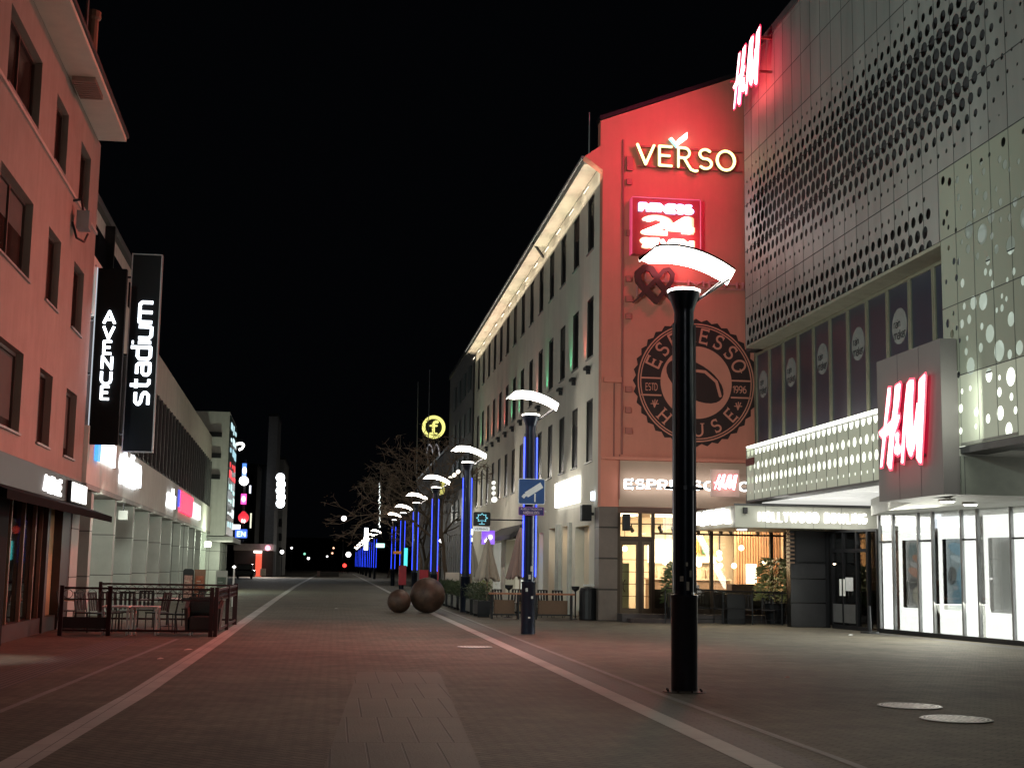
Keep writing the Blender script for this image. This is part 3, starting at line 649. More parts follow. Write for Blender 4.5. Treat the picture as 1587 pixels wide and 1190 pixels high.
# cable trunking and small boxes on the gable
tr = MB(frontm(GY)); tr.box(9.36, 9.42, 0, .05, 5.5, 16.4).box(9.1, 9.14, 0, .04, 5.4, 7.9).box(9.3, 9.33, 0, .05, 4, 5.5); tr.build('conduit', M('conduit', (.28, .1, .08), .6), vb)
for k, z in enumerate((15.3, 14.8, 13.0, 11.4, 10.7, 10.1, 7.6, 6.9, 6.2)):
    MB(frontm(GY)).box(9.5, 9.72 - .04 * (k % 2), .0, .12, z, z + (.5 if k == 0 else .2)).build('junction_box', M('junction box', (.4, .13, .1), .5), vb)
MB(rm).tube((45.6, .3, 16), (45.6, .3, 17.7), .03, .02, 6).build('flagpole', M('pale mast', (.4, .4, .4), .4, .5), vb)

# ------------------------------------------------------------------ gable signs
fg = frontm(GY)
def gpx(l, Y=GY): return [ony(x, y, Y) for x, y in l]
vr = thing('shop_name_sign', (11.6, 44.3, 15.3), 'yellow glowing VERSO letters with a green leaf mark on the terracotta gable', 'sign')
vo = []
def g2(ch, x0, w_, z0=15.50, h=.68, wt=.115):
    wd_, ps = glyph(ch, wt, False, True)
    if ch == 'R': ps = [p for q in [strokes([(0, 0), (0, 1), (.32, 1)] + arc(.32, .74, .26, .26, 90, -90) + [(0, .48)], wt)] for p in q] + strokes([(.3, .48), (.52, .1), (.66, -.1), (.86, -.17), (.98, -.15)], wt)
    s_ = w_ / (wd_ if wd_ > .1 else 1)
    vo.extend([[(x0 + x * s_, z0 + y * h) for x, y in p] for p in ps])
A = [ony(x, 268, 44.3)[0] for x in (987, 1021, 1050.5, 1083, 1110.5)]
for ch, x0, w_ in zip('VERSO', A, (.58, .42, .42, .43, .62)): g2(ch, x0, w_)
vo = [[(x, z - .022 * (x - A[0]) ) for x, z in p] for p in vo]
plate(MB(frontm(44.22)), vo, -.02, .03).build('lettering', E('yellow neon', (1, .88, .32), 2.3), vr)
vo2 = [[(x + .02, z - .02) for x, z in p] for p in vo]
plate(MB(frontm(44.22)), vo2, -.16, -.022).build('letter_side', M('letter return dark', (.05, .04, .02), .5), vr)
plate(MB(frontm(44.25)), [gpx([(1050, 226), (1050, 217), (1065, 205), (1065, 215)], 44.25)], -.1, .02).build('leaf', E('leaf white', (.85, 1, .92), 2.4), vr)
plate(MB(frontm(44.25)), [gpx([(1037, 215), (1041, 213), (1051, 224.5), (1049, 229)], 44.25)], -.1, .02).build('leaf_edge', E('leaf green', (.2, .9, .65), 2.0), vr)
MB(frontm(44.4)).box(9.9, 13.6, -.06, .02, 15.45, 15.5).box(9.9, 13.6, -.06, .02, 16.15, 16.2).build('mounting_rail', M('red rail', (.4, .1, .09), .5), vr)
# gym sign
gs = thing('gym_sign', (11.0, 44.2, 12.2), 'square red sign box reading FITNESS 24 SEVEN in glowing white', 'sign')
(bx0, bz1), (bx1, bz0) = ony(980, 306, 44.15), ony(1085, 398, 44.15)
MB().box(bx0, bx1, 44.15, 44.45, bz0, bz1).build('case', M('sign red face', (.35, .04, .04), .4), gs)
MB().box(bx0 - .03, bx0, 44.12, 44.46, bz0, bz1).box(bx1, bx1 + .03, 44.12, 44.46, bz0, bz1).box(bx0, bx1, 44.12, 44.46, bz1, bz1 + .03).build('frame', E('red frame', (.9, .02, .15), .55), gs)
def gt(s, l, mat, wt, name, gap=.12, dz=.05):
    (a, z1), (c, z0) = ony(l[0], l[1], 44.1), ony(l[2], l[3], 44.1)
    q, _ = text2d(s, wt, gap); plate(MB(frontm(44.1)), fit(q, a, c, z0, z1), -.045, dz).build(name, mat, gs)
gt('FITNESS', (991, 315, 1074, 332), E('gym white', (.93, .93, 1), 5), .30, 'lettering', .16)
gt('24', (994, 334, 1074, 366), E('gym 24', (1, .96, .9), 5), .25, 'lettering', .12)
gt('SEVEN', (993, 369, 1074, 386), E('gym seven', (1, .9, .82), 5), .29, 'lettering', .16)
# glow halo rims: slightly larger tinted letters behind the white ones
def gt2(s, l, mat, wt, gap):
    (a, z1), (c, z0) = ony(l[0], l[1], 44.13), ony(l[2], l[3], 44.13)
    q, _ = text2d(s, wt, gap); plate(MB(frontm(44.13)), fit(q, a, c, z0, z1), -.018, .01).build('letter_rim', mat, gs)
gt2('24', (992, 332, 1077, 368), E('orange rim', (1, .3, .12), 1.6), .34, .12)
gt2('FITNESS', (989, 313, 1076, 334), E('violet rim', (.6, .45, 1), 1.6), .38, .12)
gt2('SEVEN', (991, 367, 1077, 389), MATS['light orange rim'], .38, .12)
lamp('AREA', 'gym_sign_light', (11.05, 43.9, 12.4), 22, (1, .25, .3), gs, 1.6, 1.6, (.15, 1, 0), spread=170)
# heart ribbon sign and unlit letters
hs = thing('heart_sign', (10.6, 44.3, 10.8), 'unlit dark ribbon heart sign with faint MEHILÄINEN letters on rails', 'sign')
Z = lambda l: [ony(970 + x / 6.61, 300 + y / 6.61, 44.2) for x, y in l]
hp = strokes(Z([(300, 830), (262, 772), (192, 755), (122, 815), (130, 890), (200, 980), (312, 1095)]), .22) + strokes(Z([(318, 885), (420, 1010), (500, 1095)]), .2) + \
     strokes(Z([(80, 1108), (160, 1040)]), .06) + strokes(Z([(160, 1040), (240, 950), (330, 860), (392, 785), (440, 775), (482, 825), (470, 900), (420, 965), (345, 1065), (312, 1095)]), .14)
plate(MB(frontm(44.2)), hp, -.1, 0).build('ribbon_heart', M('ribbon dark', (.055, .02, .015), .5), hs)
rl = MB(frontm(44.42)); 
(a, z1), (c, z0) = ony(1000, 434, 44.4), ony(1153, 449, 44.4)
rl.box(a, 14.2, -.03, 0, z1 - .03, z1 + .03).box(a - .2, 14.2, -.03, 0, z0 - .03, z0 + .03).box(a, a + .05, -.03, 0, z1, z1 + .4).box(a + .7, a + .75, -.03, 0, z1, z1 + .4).box(a - .3, a - .25, -.03, 0, z0 - .4, z0)
rl.build('rail', M('pink rail', (.55, .22, .2), .5), hs)
q, wq = text2d('MEHIL', .1, .32)
plate(MB(frontm(44.38)), fit(q, ony(1065, 440, 44.4)[0], 14.1, z0 + .02, z1 + .06), 0, .05).build('lettering', M('unlit letters', (.62, .25, .24), .5), hs)
# round coffee house emblem painted on the gable
em = thing('painted_emblem', (11.95, 44.48, 8.02), 'round dark coffee house emblem reading ESPRESSO HOUSE, ESTD 1996, on the gable', 'emblem')
EC, EZ, ER = 11.96, 8.02, 2.20
DKP = M('emblem dark brown', (.030, .014, .012), .8, 0, .2); LTP = M('emblem orange', (.60, .24, .165), .85, 0, .08, .8)
def circ(r, n=64, cx=EC, cz=EZ, a0=0): return [(cx + r * math.cos(2 * PI * i / n + a0), cz + r * math.sin(2 * PI * i / n + a0)) for i in range(n)]
star = [(EC + (ER if i % 2 == 0 else ER * .955) * math.cos(2 * PI * i / 72), EZ + (ER if i % 2 == 0 else ER * .955) * math.sin(2 * PI * i / 72)) for i in range(72)]
plate(MB(fg), [star], .002, .010).build('scalloped_disc', DKP, em)
plate(MB(fg), [circ(ER * .925)], .010, .014, [circ(ER * .905)]).build('ring', LTP, em)
plate(MB(fg), [circ(ER * .885)], .010, .014, [circ(ER * .868)]).build('ring', LTP, em)
plate(MB(fg), [circ(ER * .565)], .010, .014).build('inner_disc', LTP, em)
bn = MB(fg)
def ell(cx, cz, a, b_, rot, t0=0, t1=360, n=28):
    out = []
    for i in range(n + (0 if t1 - t0 == 360 else 1)):
        t = math.radians(t0 + (t1 - t0) * i / n); x, y = a * math.cos(t), b_ * math.sin(t)
        out.append((cx + x * math.cos(rot) - y * math.sin(rot), cz + x * math.sin(rot) + y * math.cos(rot)))
    return out
hb = MB(fg)
plate(hb, [ell(EC - .02 * ER, EZ + .02 * ER, ER * .5, ER * .27, -.52)], .014, .018)
hb.build('coffee_bean', DKP, em)
plate(MB(fg), [p for p in strokes([(EC - .10 * ER, EZ + .19 * ER), (EC + .14 * ER, EZ + .17 * ER), (EC + .32 * ER, EZ + .02 * ER), (EC + .38 * ER, EZ - .2 * ER)], .045 * ER)], .018, .022).build('bean_groove', LTP, em)
for sx in (-1, 1):
    x0, x1 = (EC - .87 * ER, EC - .55 * ER) if sx < 0 else (EC + .55 * ER, EC + .87 * ER)
    MB(fg).box(x0, x1, .010, .014, EZ + .035 * ER, EZ + .06 * ER).box(x0, x1, .010, .014, EZ - .23 * ER, EZ - .205 * ER).build('band_line', LTP, em)
    q, _ = text2d('ESTD' if sx < 0 else '1996', .15, .2); dx = .07 * ER
    plate(MB(fg), fit(q, x0 + (dx if sx < 0 else .03 * ER), x1 - (.06 * ER if sx < 0 else dx), EZ - .15 * ER, EZ - .03 * ER), .010, .014).build('lettering', LTP, em)
def ringtext(s, a0, step, r, h, top, wt=.15):
    out = []
    for i, ch in enumerate(s):
        a = math.radians(a0 + step * i); wd_, ps = glyph(ch, wt, True)
        for p in ps:
            q = []
            for x, y in p:
                lx, ly = (x - wd_ / 2) * h * 1.0, (y - .5) * h
                if top: ex, ez = math.sin(a), math.cos(a); tx, tz = math.sin(a), -math.cos(a); ox, oz = math.cos(a), math.sin(a); tx, tz = math.sin(a), -math.cos(a)
                else: ox, oz = -math.cos(a), -math.sin(a); tx, tz = -math.sin(a), math.cos(a)
                q.append((EC + math.cos(a) * r + tx * lx + ox * ly, EZ + math.sin(a) * r + tz * lx + oz * ly))
            out.append(q)
    return out
plate(MB(fg), ringtext('ESPRESSO', 156, -19.1, ER * .735, ER * .21, True), .010, .014).build('lettering', LTP, em)
plate(MB(fg), ringtext('HOUSE', 227, 22.75, ER * .735, ER * .19, False), .010, .014).build('lettering', LTP, em)
for sx in (-1, 1):
    cx, cz = EC + sx * .66 * ER, EZ - .36 * ER
    plate(MB(fg), strokes([(cx - .06, cz + .12), (cx, cz - .1), (cx + .1, cz + .14)], .035) + strokes([(cx - .12, cz + .02), (cx + .14, cz + .02)], .03) + strokes([(cx, cz - .1), (cx + .02, cz + .16)], .03), .010, .014).build('plant_mark', LTP, em)
# illuminated ESPRESSO HOUSE
q, _ = text2d('ESPRESSO HOUSE', .17, .3, serif=True)
(a, z1), (c, z0) = ony(967, 741, 44.3), ony(1215, 764, 44.3)
es = thing('shop_name_sign', (12, 44.3, 4.3), 'white glowing ESPRESSO HOUSE serif letters above the cafe windows', 'sign')
plate(MB(frontm(44.3)), fit(q, a, c, z0, z1), 0, .05).build('lettering', E('serif sign', (.95, 1, 1), 3.6), es)
MB(frontm(44.36)).box(a, c, 0, .03, z0 + .1, z0 + .14).box(a, c, 0, .03, z1 - .1, z1 - .06).build('rail', DKGREY, es)
lamp('AREA', 'espresso_sign_light', ((a + c) / 2 - 1, 44.2, (z0 + z1) / 2), 14, (.95, 1, 1), es, 3.5, .4, (0, 1, 0))

# ================================================================== cafe front in the gable wall
cf = thing('corner_cafe', (12, 44.5, 0), 'warmly lit cafe shopfront with glazed double door under the terracotta gable', 'shopfront')
BRZ = M('bronze frame', (.055, .035, .022), .45, .4)
MB().box(9.25, 15.05, 44.46, 44.6, 3.55, 3.745).build('lintel', M('brown lintel', (.10, .045, .03), .6), cf)
MB().box(9.25, 20, 43.6, 49.5, .0, .26).build('plinth', M('dark plinth', (.05, .04, .04), .7), cf)
MB().box(9.4, 11.6, 43.0, 43.6, 0, .13).build('step', M('dark step', (.055, .04, .04), .7), cf)
d_ = MB()
for x in (9.25, 9.98, 10.42, 12.42, 14.5, 14.98): d_.box(x, x + .11, 44.48, 44.6, .26, 3.55)
d_.box(9.36, 10.42, 44.49, 44.59, 2.62, 2.78).box(10.53, 14.98, 44.49, 44.59, 2.86, 2.92).box(10.53, 14.98, 44.49, 44.59, .26, .42)
d_.build('window_frame', BRZ, cf)
for a, c in ((9.36, 9.98), (10.09, 10.42)):
    dd = MB().box(a, a + .08, 44.5, 44.57, .26, 2.62).box(c - .08, c, 44.5, 44.57, .26, 2.62).box(a + .08, c - .08, 44.5, 44.57, .26, .42).box(a + .08, c - .08, 44.5, 44.57, 2.5, 2.62).build('door', M('door bronze', (.10, .07, .045), .4, .3), cf)
    for z in (.8, 1.2, 1.6, 2.0): MB().box(a + .08, c - .08, 44.51, 44.54, z, z + .02).build('glazing_bar', BRZ, dd)
MB().path([(9.52, 44.46, 1.35), (9.44, 44.4, 1.25), (9.44, 44.4, 1.05), (9.52, 44.46, .95)], .015).build('handle', BRZ, cf)
MB().box(9.3, 15, 44.535, 44.54, .42, 3.55).build('glass_pane', GLASS('cafe glass', (.97, .95, .9), .1), cf)
# interior room
CW = M('cafe cream wall', (.66, .56, .42), .8, 0, .1); 
ir = MB(); ir.box(9.1, 16.6, 49.0, 49.2, .26, 3.6).box(9.0, 9.2, 44.7, 49.2, .26, 3.6).box(16.5, 16.6, 44.7, 49.2, .26, 3.6).box(15.08, 16.5, 44.66, 44.72, .26, 3.6)
ir.build('interior_wall', CW, cf)
MB().box(9.0, 16.6, 44.62, 49.2, 3.6, 3.74).build('interior_ceiling', M('cafe ceiling', (.35, .27, .19), .8), cf)
MB().box(9.2, 16.5, 44.62, 49, .262, .27).build('interior_floor', M('cafe floor', (.22, .15, .1), .5), cf)
wp = MB()
for i in range(16): wp.box(14.4 + i * .1, 14.45 + i * .1, 47.9, 48.0, 1.2, 3.4)
wp.build('slatted_screen', M('copper slats', (.5, .28, .16), .3, .5), cf)
MB().box(14.3, 16.1, 48.02, 48.1, .27, 3.5).build('screen_wall', M('screen wall', (.42, .27, .17), .7), cf)
MB().box(11.3, 12.2, 48.8, 48.9, 1.95, 2.8).build('lit_wall_panel', E('menu light', (1, .88, .66), 3.2), cf)
MB().box(12.65, 13.9, 48.8, 48.9, 2.0, 2.85).build('wall_art', M('wall art', (.7, .55, .3), .6, 0, .6, 3), cf)
MB().box(12.7, 13.8, 48.7, 48.79, 1.98, 2.2).build('lit_shelf', E('shelf light', (1, .85, .6), 2.5), cf)
MB(frontm(48.7)).box(12.8, 13.2, 0, .05, 2.35, 2.75).build('art_disc', M('amber disc', (.75, .4, .08), .5), cf)
MB().box(13.3, 13.6, 48.68, 48.74, 2.3, 2.6).build('art_leaf', M('green art', (.08, .25, .1), .6), cf)
MB().box(14.62, 15.0, 47.6, 47.65, 1.25, 1.95).build('lit_menu_board', E('menu board', (1, .9, .66), 3.0), cf)
MB().box(11.0, 13.9, 47.2, 47.9, .27, 1.35).build('counter', M('cafe counter', (.25, .17, .12), .5), cf)
MB().box(10.95, 13.95, 47.15, 47.95, 1.35, 1.4).build('counter_top', M('counter top', (.6, .5, .4), .3), cf)
MB().box(15.9, 16.4, 47.0, 47.5, 1.1, 3.2).build('shelf_unit', M('shelf unit', (.45, .28, .18), .6), cf)
rnd = random.Random(5)
bt = MB()
for i in range(26):
    x = 11.1 + rnd.random() * 2.7; bt.lathe([(.04, 1.41), (.04, 1.55 + rnd.random() * .2), (.015, 1.75 + rnd.random() * .1)], 7, (x, 47.4 + rnd.random() * .3))
bt.build('counter_goods', M('counter goods', (.4, .3, .22), .3, 0, .8, 8), cf)
for k, (x, y, z) in enumerate(((12.5, 46.2, 1.9), (13.28, 46.4, 2.3), (13.75, 46.2, 1.87), (13.2, 46.0, 1.87), (13.32, 46.5, 2.12), (11.2, 45.8, 1.95), (14.2, 46.8, 2.5), (14.75, 45.9, 2.0), (10.0, 46.8, 2.4), (12.0, 47.0, 2.5))):
    pl_ = MB().lathe([(.02, z - .09), (.08, z - .05), (.1, z), (.08, z + .06), (.02, z + .1)], 12, (x, y)).build('pendant_bulb', EWARM, cf)
    MB().tube((x, y, z + .1), (x, y, 3.6), .01).build('cord', BLACK, pl_)
MB().box(9.5, 14.9, 45.2, 45.24, 3.2, 3.24).build('track', BLACK, cf)
for x in (9.9, 10.9, 11.35, 12.2, 12.6, 13.0, 13.35, 14.3):
    MB().tube((x, 45.22, 3.2), (x, 45.22, 3.1), .02).tube((x - .05, 45.2, 3.12), (x + .06, 45.35, 2.98), .06, .07, 8).build('track_spotlight', BLACK, cf)
MB().box(9.5, 10.2, 45.5, 46.3, 3.5, 3.58).box(10.8, 11.7, 45.5, 46.3, 3.5, 3.58).build('ceiling_light', E('cafe ceiling light', (1, .82, .55), 4), cf)
lamp('AREA', 'cafe_light', (11.2, 46.4, 3.45), 330, (1, .82, .58), cf, 2.5, 1.6, (0, .25, -1))
lamp('AREA', 'cafe_light', (14.5, 46.4, 3.45), 330, (1, .80, .55), cf, 1.8, 1.6, (0, .25, -1))
MB().box(9.35, 9.9, 45.6, 46.2, .27, 1.9).build('display_fridge', M('fridge green', (.25, .35, .28), .4), cf)
MB().box(10.53, 14.98, 44.62, 44.7, .27, 1.05).build('low_panel', M('dark low panel', (.02, .015, .012), .6), cf)
MB().box(11.9, 12.3, 45.4, 45.8, .27, 1.2).box(13.4, 14.2, 45.3, 45.9, .27, 1.25).build('dark_seating', M('dark seating', (.03, .02, .02), .6), cf)
# leafy plants
def leafy(name, x, y, z0, h, r, n, label, pot=True, mat=None, seed=1, cat='plant', potc=None, group=None):
    rn = random.Random(seed); t = thing(name, (x, y, z0), label, cat, group)
    if pot: MB().lathe([(r * .45, z0), (r * .62, z0 + h * .28), (r * .66, z0 + h * .3), (r * .5, z0 + h * .27)], 16, (x, y)).build('pot', potc or BLACK, t)
    st_ = MB(); lf = MB()
    for k in range(7):
        a = rn.random() * 6.28; st_.path([(x, y, z0 + h * .27), (x + math.cos(a) * r * .2, y + math.sin(a) * r * .2, z0 + h * .6), (x + math.cos(a) * r * .5, y + math.sin(a) * r * .5, z0 + h * .9)], .012, 4)
    st_.build('stems', M('stem', (.12, .08, .05), .8), t)
    for k in range(n):
        a = rn.random() * 6.28; rr = r * math.sqrt(rn.random()) ; zz = z0 + h * (.34 + .62 * rn.random()); rr *= 1 - .5 * max(0, (zz - z0) / h - .7) / .3
        c = Vector((x + rr * math.cos(a), y + rr * math.sin(a), zz)); s_ = .05 + .06 * rn.random()
        d = Vector((math.cos(a) + rn.uniform(-.5, .5), math.sin(a) + rn.uniform(-.5, .5), rn.uniform(-.6, .5))).normalized(); w_ = d.orthogonal().normalized() * s_ * .4
        lf.add([tuple(c), tuple(c + d * s_ + w_), tuple(c + d * s_ * 2.2), tuple(c + d * s_ - w_)], [(0, 1, 2, 3)])
    lf.build('leaves', mat or M('leaf green', (.06, .10, .035), .5, 0, .5, 6), t); return t
leafy('potted_plant', 14.35, 43.6, .0, 2.2, .60, 1100, 'tall leafy potted plant outside the right end of the cafe window', seed=2, mat=M('pale leaf', (.22, .24, .10), .4, 0, .6, 8))
leafy('potted_plant', 11.15, 43.9, .0, 2.0, .45, 800, 'dark bushy potted plant half hidden behind the nearest lamp post', seed=4)
leafy('potted_plant', 15.15, 46.4, .27, 1.3, .3, 120, 'small green plant inside by the right cafe window', seed=6)
# door loudspeaker box
tag(MB().box(9.38, 9.62, 44.1, 44.35, 2.95, 3.5).box(9.46, 9.54, 44.35, 44.5, 3.2, 3.3).build('wall_speaker', BLACK, bev=.03), 'black box loudspeaker hanging at the cafe door top', 'speaker')
tag(MB().box(8.25, 8.6, 45.6, 45.95, 3.3, 3.85).box(8.58, 8.7, 45.7, 45.8, 3.5, 3.6).build('wall_speaker', BLACK, bev=.03), 'black box loudspeaker on the grey street front beside the stone pier', 'speaker')

# ================================================================== RIGHT: big perforated store
PM, t_, b_ = nt('grey aluminium panel'); tc_ = t_.nodes.new('ShaderNodeTexCoord'); sx_ = t_.nodes.new('ShaderNodeSeparateXYZ'); cx_ = t_.nodes.new('ShaderNodeCombineXYZ')
t_.links.new(tc_.outputs['Object'], sx_.inputs[0])
for k_, (a_, off_) in enumerate((('Y', -.2), ('Z', -1.225))):
    m_ = t_.nodes.new('ShaderNodeMath'); m_.operation = 'ADD'; m_.inputs[1].default_value = off_; t_.links.new(sx_.outputs[a_], m_.inputs[0]); t_.links.new(m_.outputs[0], cx_.inputs[k_])
bt_ = t_.nodes.new('ShaderNodeTexBrick'); bt_.offset = 0; bt_.inputs['Scale'].default_value = 1; bt_.inputs['Brick Width'].default_value = .8; bt_.inputs['Row Height'].default_value = 1.545; bt_.inputs['Mortar Size'].default_value = .004
bt_.inputs['Color1'].default_value = (.36, .365, .335, 1); bt_.inputs['Color2'].default_value = (.30, .305, .28, 1); bt_.inputs['Mortar'].default_value = (.1, .1, .1, 1); t_.links.new(cx_.outputs[0], bt_.inputs['Vector'])
nz_ = t_.nodes.new('ShaderNodeTexNoise'); nz_.inputs['Scale'].default_value = .9; nz_.inputs['Detail'].default_value = 7; mp_ = t_.nodes.new('ShaderNodeMapping'); mp_.inputs['Scale'].default_value = (1, 1.6, .3); t_.links.new(tc_.outputs['Object'], mp_.inputs[0]); t_.links.new(mp_.outputs[0], nz_.inputs[0])
mr_ = t_.nodes.new('ShaderNodeMapRange'); mr_.inputs[1].default_value = .3; mr_.inputs[2].default_value = .7; mr_.inputs[3].default_value = .86; mr_.inputs[4].default_value = 1.12; t_.links.new(nz_.outputs['Fac'], mr_.inputs[0])
vs_ = t_.nodes.new('ShaderNodeVectorMath'); vs_.operation = 'SCALE'; t_.links.new(bt_.outputs['Color'], vs_.inputs[0]); t_.links.new(mr_.outputs[0], vs_.inputs['Scale']); t_.links.new(vs_.outputs[0], b_.inputs['Base Color']); b_.inputs['Roughness'].default_value = .5; b_.inputs['Metallic'].default_value = .2
hb_ = thing('department_store', (14, 34, 0), 'large grey store clad in perforated metal panels, right side of the street', 'building')
X1 = 13.0; Y0, Y1 = 14.0, 42.2; pw = .80; ph = 1.545
ztop = 19.3; zs = [8.95 + ph * i for i in range(7)]
px_m = rightm(X1)
def hole(cx, cz, r, n=12): return [(cx + r * math.cos(2 * PI * i / n), cz + r * math.sin(2 * PI * i / n)) for i in range(n)]
def perf(u0, u1, z0, z1, holes, mat, name, th=.012, m_=None):
    mb = MB(m_ or px_m)
    step = 3.2; u = u0
    while u < u1 - 1e-6:
        v = min(u + step, u1)
        hs_ = [h for h in holes if h[0] + h[2] > u and h[0] - h[2] < v]
        plate(mb, [[(u, z0), (v, z0), (v, z1), (u, z1)]], -th, 0, [hole(*h) for h in hs_])
        u = v
    return mb.build(name, mat, hb_)
# main field: dense diagonal-free band of staggered holes, large in the middle rows
holes = []
k = 0; z = 9.0
rad = [.165, .15, .13, .065, 0, .055, .115, .15, .18, .183, .185, .185, .18, .145, .11, .055]
dz = .3863
for r in range(len(rad)):
    zc = 8.95 + r * dz; R_ = rad[r]
    if R_ <= 0: continue
    n = int((Y1 - Y0) / .4)
    for i in range(n):
        y = Y1 - .25 - i * .4 - (.2 if r % 2 else 0)
        end = (Y1 - y)
        f = min(1, .35 + end / 2.2) if r not in (0, 1, 2) else 1
        if y < 27.9 + .3 and r < 5: continue
        if y < 26.8 and r >= 5: f *= max(.25, 1 - (26.5 - y) * .35)
        q = R_ * f
        if q > .02: holes.append((y, zc, min(q, .19)))
perf(27.75, Y1, 8.95, zs[5] + .01, holes, PM, 'perforated_panels')
perf(Y0, 27.75, 10.5, zs[5] + .01, holes, PM, 'perforated_panels')
MB(px_m).box(Y0, Y1, -.03, 0, zs[5] + .012, 18.35).build('plain_panels', PM, hb_)
MB(px_m).box(Y0, Y1, -.6, .05, 18.355, 18.6).build('coping', M('coping grey', (.15, .15, .15), .5, .4), hb_)
# panel joints: thin dark gaskets standing proud by 2 mm
sj = MB(px_m)
for z in (10.495, 12.04, 13.585, 15.13, 16.67): sj.box(Y0, Y1, .001, .004, z, z + .022)
for i in range(int((Y1 - Y0) / pw)):
    y = Y1 - i * pw; sj.box(y - .007, y + .007, .0045, .007, 8.95 if y > 27.8 else 4.4, 18.35)
sj.build('panel_joints', M('joint dark', (.06, .06, .06), .7), hb_)
# end face (towards the gable) and underside, wall behind perforations
MB().box(13.0, 13.5, Y1, Y1 + .03, 8.95, 18.35).build('end_panel', PM, hb_)
MB().box(13.001, 13.62, 27.8, Y1 - .01, 8.86, 8.94).build('overhang_soffit', M('soffit olive', (.30, .29, .22), .7), hb_)
MB().box(13.45, 30, Y0, 43.6, 8.96, 18.2).build('inner_wall', M('inner wall dark', (.045, .045, .048), .7), hb_)
# ribbon of windows
xm = rightm(13.62)
WF = M('olive window frame', (.24, .235, .17), .45, .3)
RG = M('blue dark glass', (.034, .038, .055), .28, 0, .2, .5)
MB(xm).box(27.8, 43.2, -.2, -.04, 5.7, 8.86).build('ribbon_glass', RG, hb_)
MB().box(13.82, 30, 27.8, 43.6, 4.2, 8.855).build('inner_wall', M('inner wall b', (.10, .10, .10), .7), hb_)
mys = [43.15, 41.75, 40.38, 39.0, 37.65, 36.3, 34.95, 33.6, 32.25, 30.9, 29.55, 28.7]
wf = MB(xm)
for y in mys: wf.box(y - .085, y - .012, -.038, .0, 5.7, 8.86).box(y + .012, y + .085, -.038, .0, 5.7, 8.86).box(y - .012, y + .012, -.038, -.02, 5.7, 8.86)
wf.build('window_frame', WF, hb_)
wf = MB(xm)
wf.box(27.8, 43.2, -.098, .01, 5.62, 5.72).box(27.8, 43.2, -.098, .01, 8.77, 8.858); wf.build('window_rail', WF, hb_)
wf = MB().box(13.62, 14.6, 43.18, 43.3, 4.3, 8.9); wf.build('ribbon_return', WF, hb_)
# blinds in some panes with round decals
for k, (i, j) in enumerate(((0, 1), (2, 3), (4, 5), (6, 7), (8, 9))):
    yc = (mys[i] + mys[j]) / 2
    dc = thing('window_decal', (13.7, yc, 7.75), 'grey round rain maker window decal, %s of the upper ribbon' % ('farthest, next to the gable', 'second from the gable', 'middle one', 'fourth from the gable', 'nearest to the camera')[k], 'decal', 'round window decals')
    plate(MB(xm), [circ(.45, 28, yc, 7.75)], -.039, -.034).build('disc', M('frosted film', (.20, .20, .19), .8), dc)
    q1, _ = text2d('rain', .2, .14); q2, _ = text2d('maker', .2, .14)
    fl = lambda q: [[(-x, z) for x, z in p] for p in q]
    plate(MB(xm), fit(fl(q1), yc - .06, yc + .34, 7.72, 7.92) + fit(fl(q2), yc - .36, yc + .35, 7.42, 7.66), -.034, -.030).build('lettering', M('decal ink', (.03, .03, .032), .8), dc)
# lit lower canopy: perforated panels with painted glow over a light box
LP = M('painted glow panel', (.34, .36, .29), .5, 0, .06, .5)
bb_ = LP.node_tree.nodes['Principled BSDF']; bb_.inputs['Emission Color'].default_value = (.58, .62, .46, 1); bb_.inputs['Emission Strength'].default_value = .22  # panel emission stands in for light washing its face
CL = E('canopy backlight', (.98, 1, .88), 1.3)
hs2 = []
for i in range(int((Y1 - 30.5) / .4) + 1):
    y = Y1 - .2 - i * .4
    hs2 += [(y, 5.47, .15)]
    hs2 += [(y - .2, 4.98, .10 if i % 2 else .13)]
    hs2 += [(y, 4.55, .115 if i % 2 else .135)]
    if i % 2: hs2 += [(y - .2, 4.17, .06)]
    else: hs2 += [(y - .2, 4.17, .045)]
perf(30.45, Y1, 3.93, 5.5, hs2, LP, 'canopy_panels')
MB(px_m).box(30.45, Y1, -.30, -.26, 3.95, 5.6).build('canopy_light_box', CL, hb_)
MB(px_m).box(30.45, Y1, -.24, .012, 5.62, 5.66).build('canopy_light_strip', E('strip light', (.95, 1, .85), 2.5), hb_)
cj = MB(px_m)
for i in range(15): y = Y1 - i * pw; cj.box(y - .008, y + .008, .001, .010, 3.93, 5.62)
cj.box(30.45, Y1, .011, .016, 5.5, 5.515).build('canopy_joints', M('joint b', (.08, .08, .07), .6), hb_)
MB().box(12.97, 13.4, 30.45, Y1 + .02, 3.86, 3.925).build('canopy_edge', DKGREY, hb_)
MB().box(13.0, 13.3, Y1, Y1 + .03, 3.93, 5.6).build('canopy_end', LP, hb_)
# slatted soffit below the canopy, its lit look painted as emission
sl = MB()
for i in range(16): sl.box(13.42, 19, 30.6 + i * .72, 31.15 + i * .72, 3.84, 3.88)
sl.build('slatted_soffit', E('slat soffit', (1, 1, .93), .55), hb_)
MB().box(13.4, 20, 30.5, 43.6, 3.9, 4.19).build('soffit_back', M('slat gap', (.08, .08, .075), .6), hb_)
lamp('AREA', 'canopy_soffit_light', (14.0, 38.8, 3.8), 70, (1, 1, .9), hb_, 1.2, 5, (-.1, 0, -1))
lamp('AREA', 'canopy_wash_light', (12.3, 41.5, 6.0), 1, (1, 1, .9), hb_, .2, .2, (1, 0, 0))
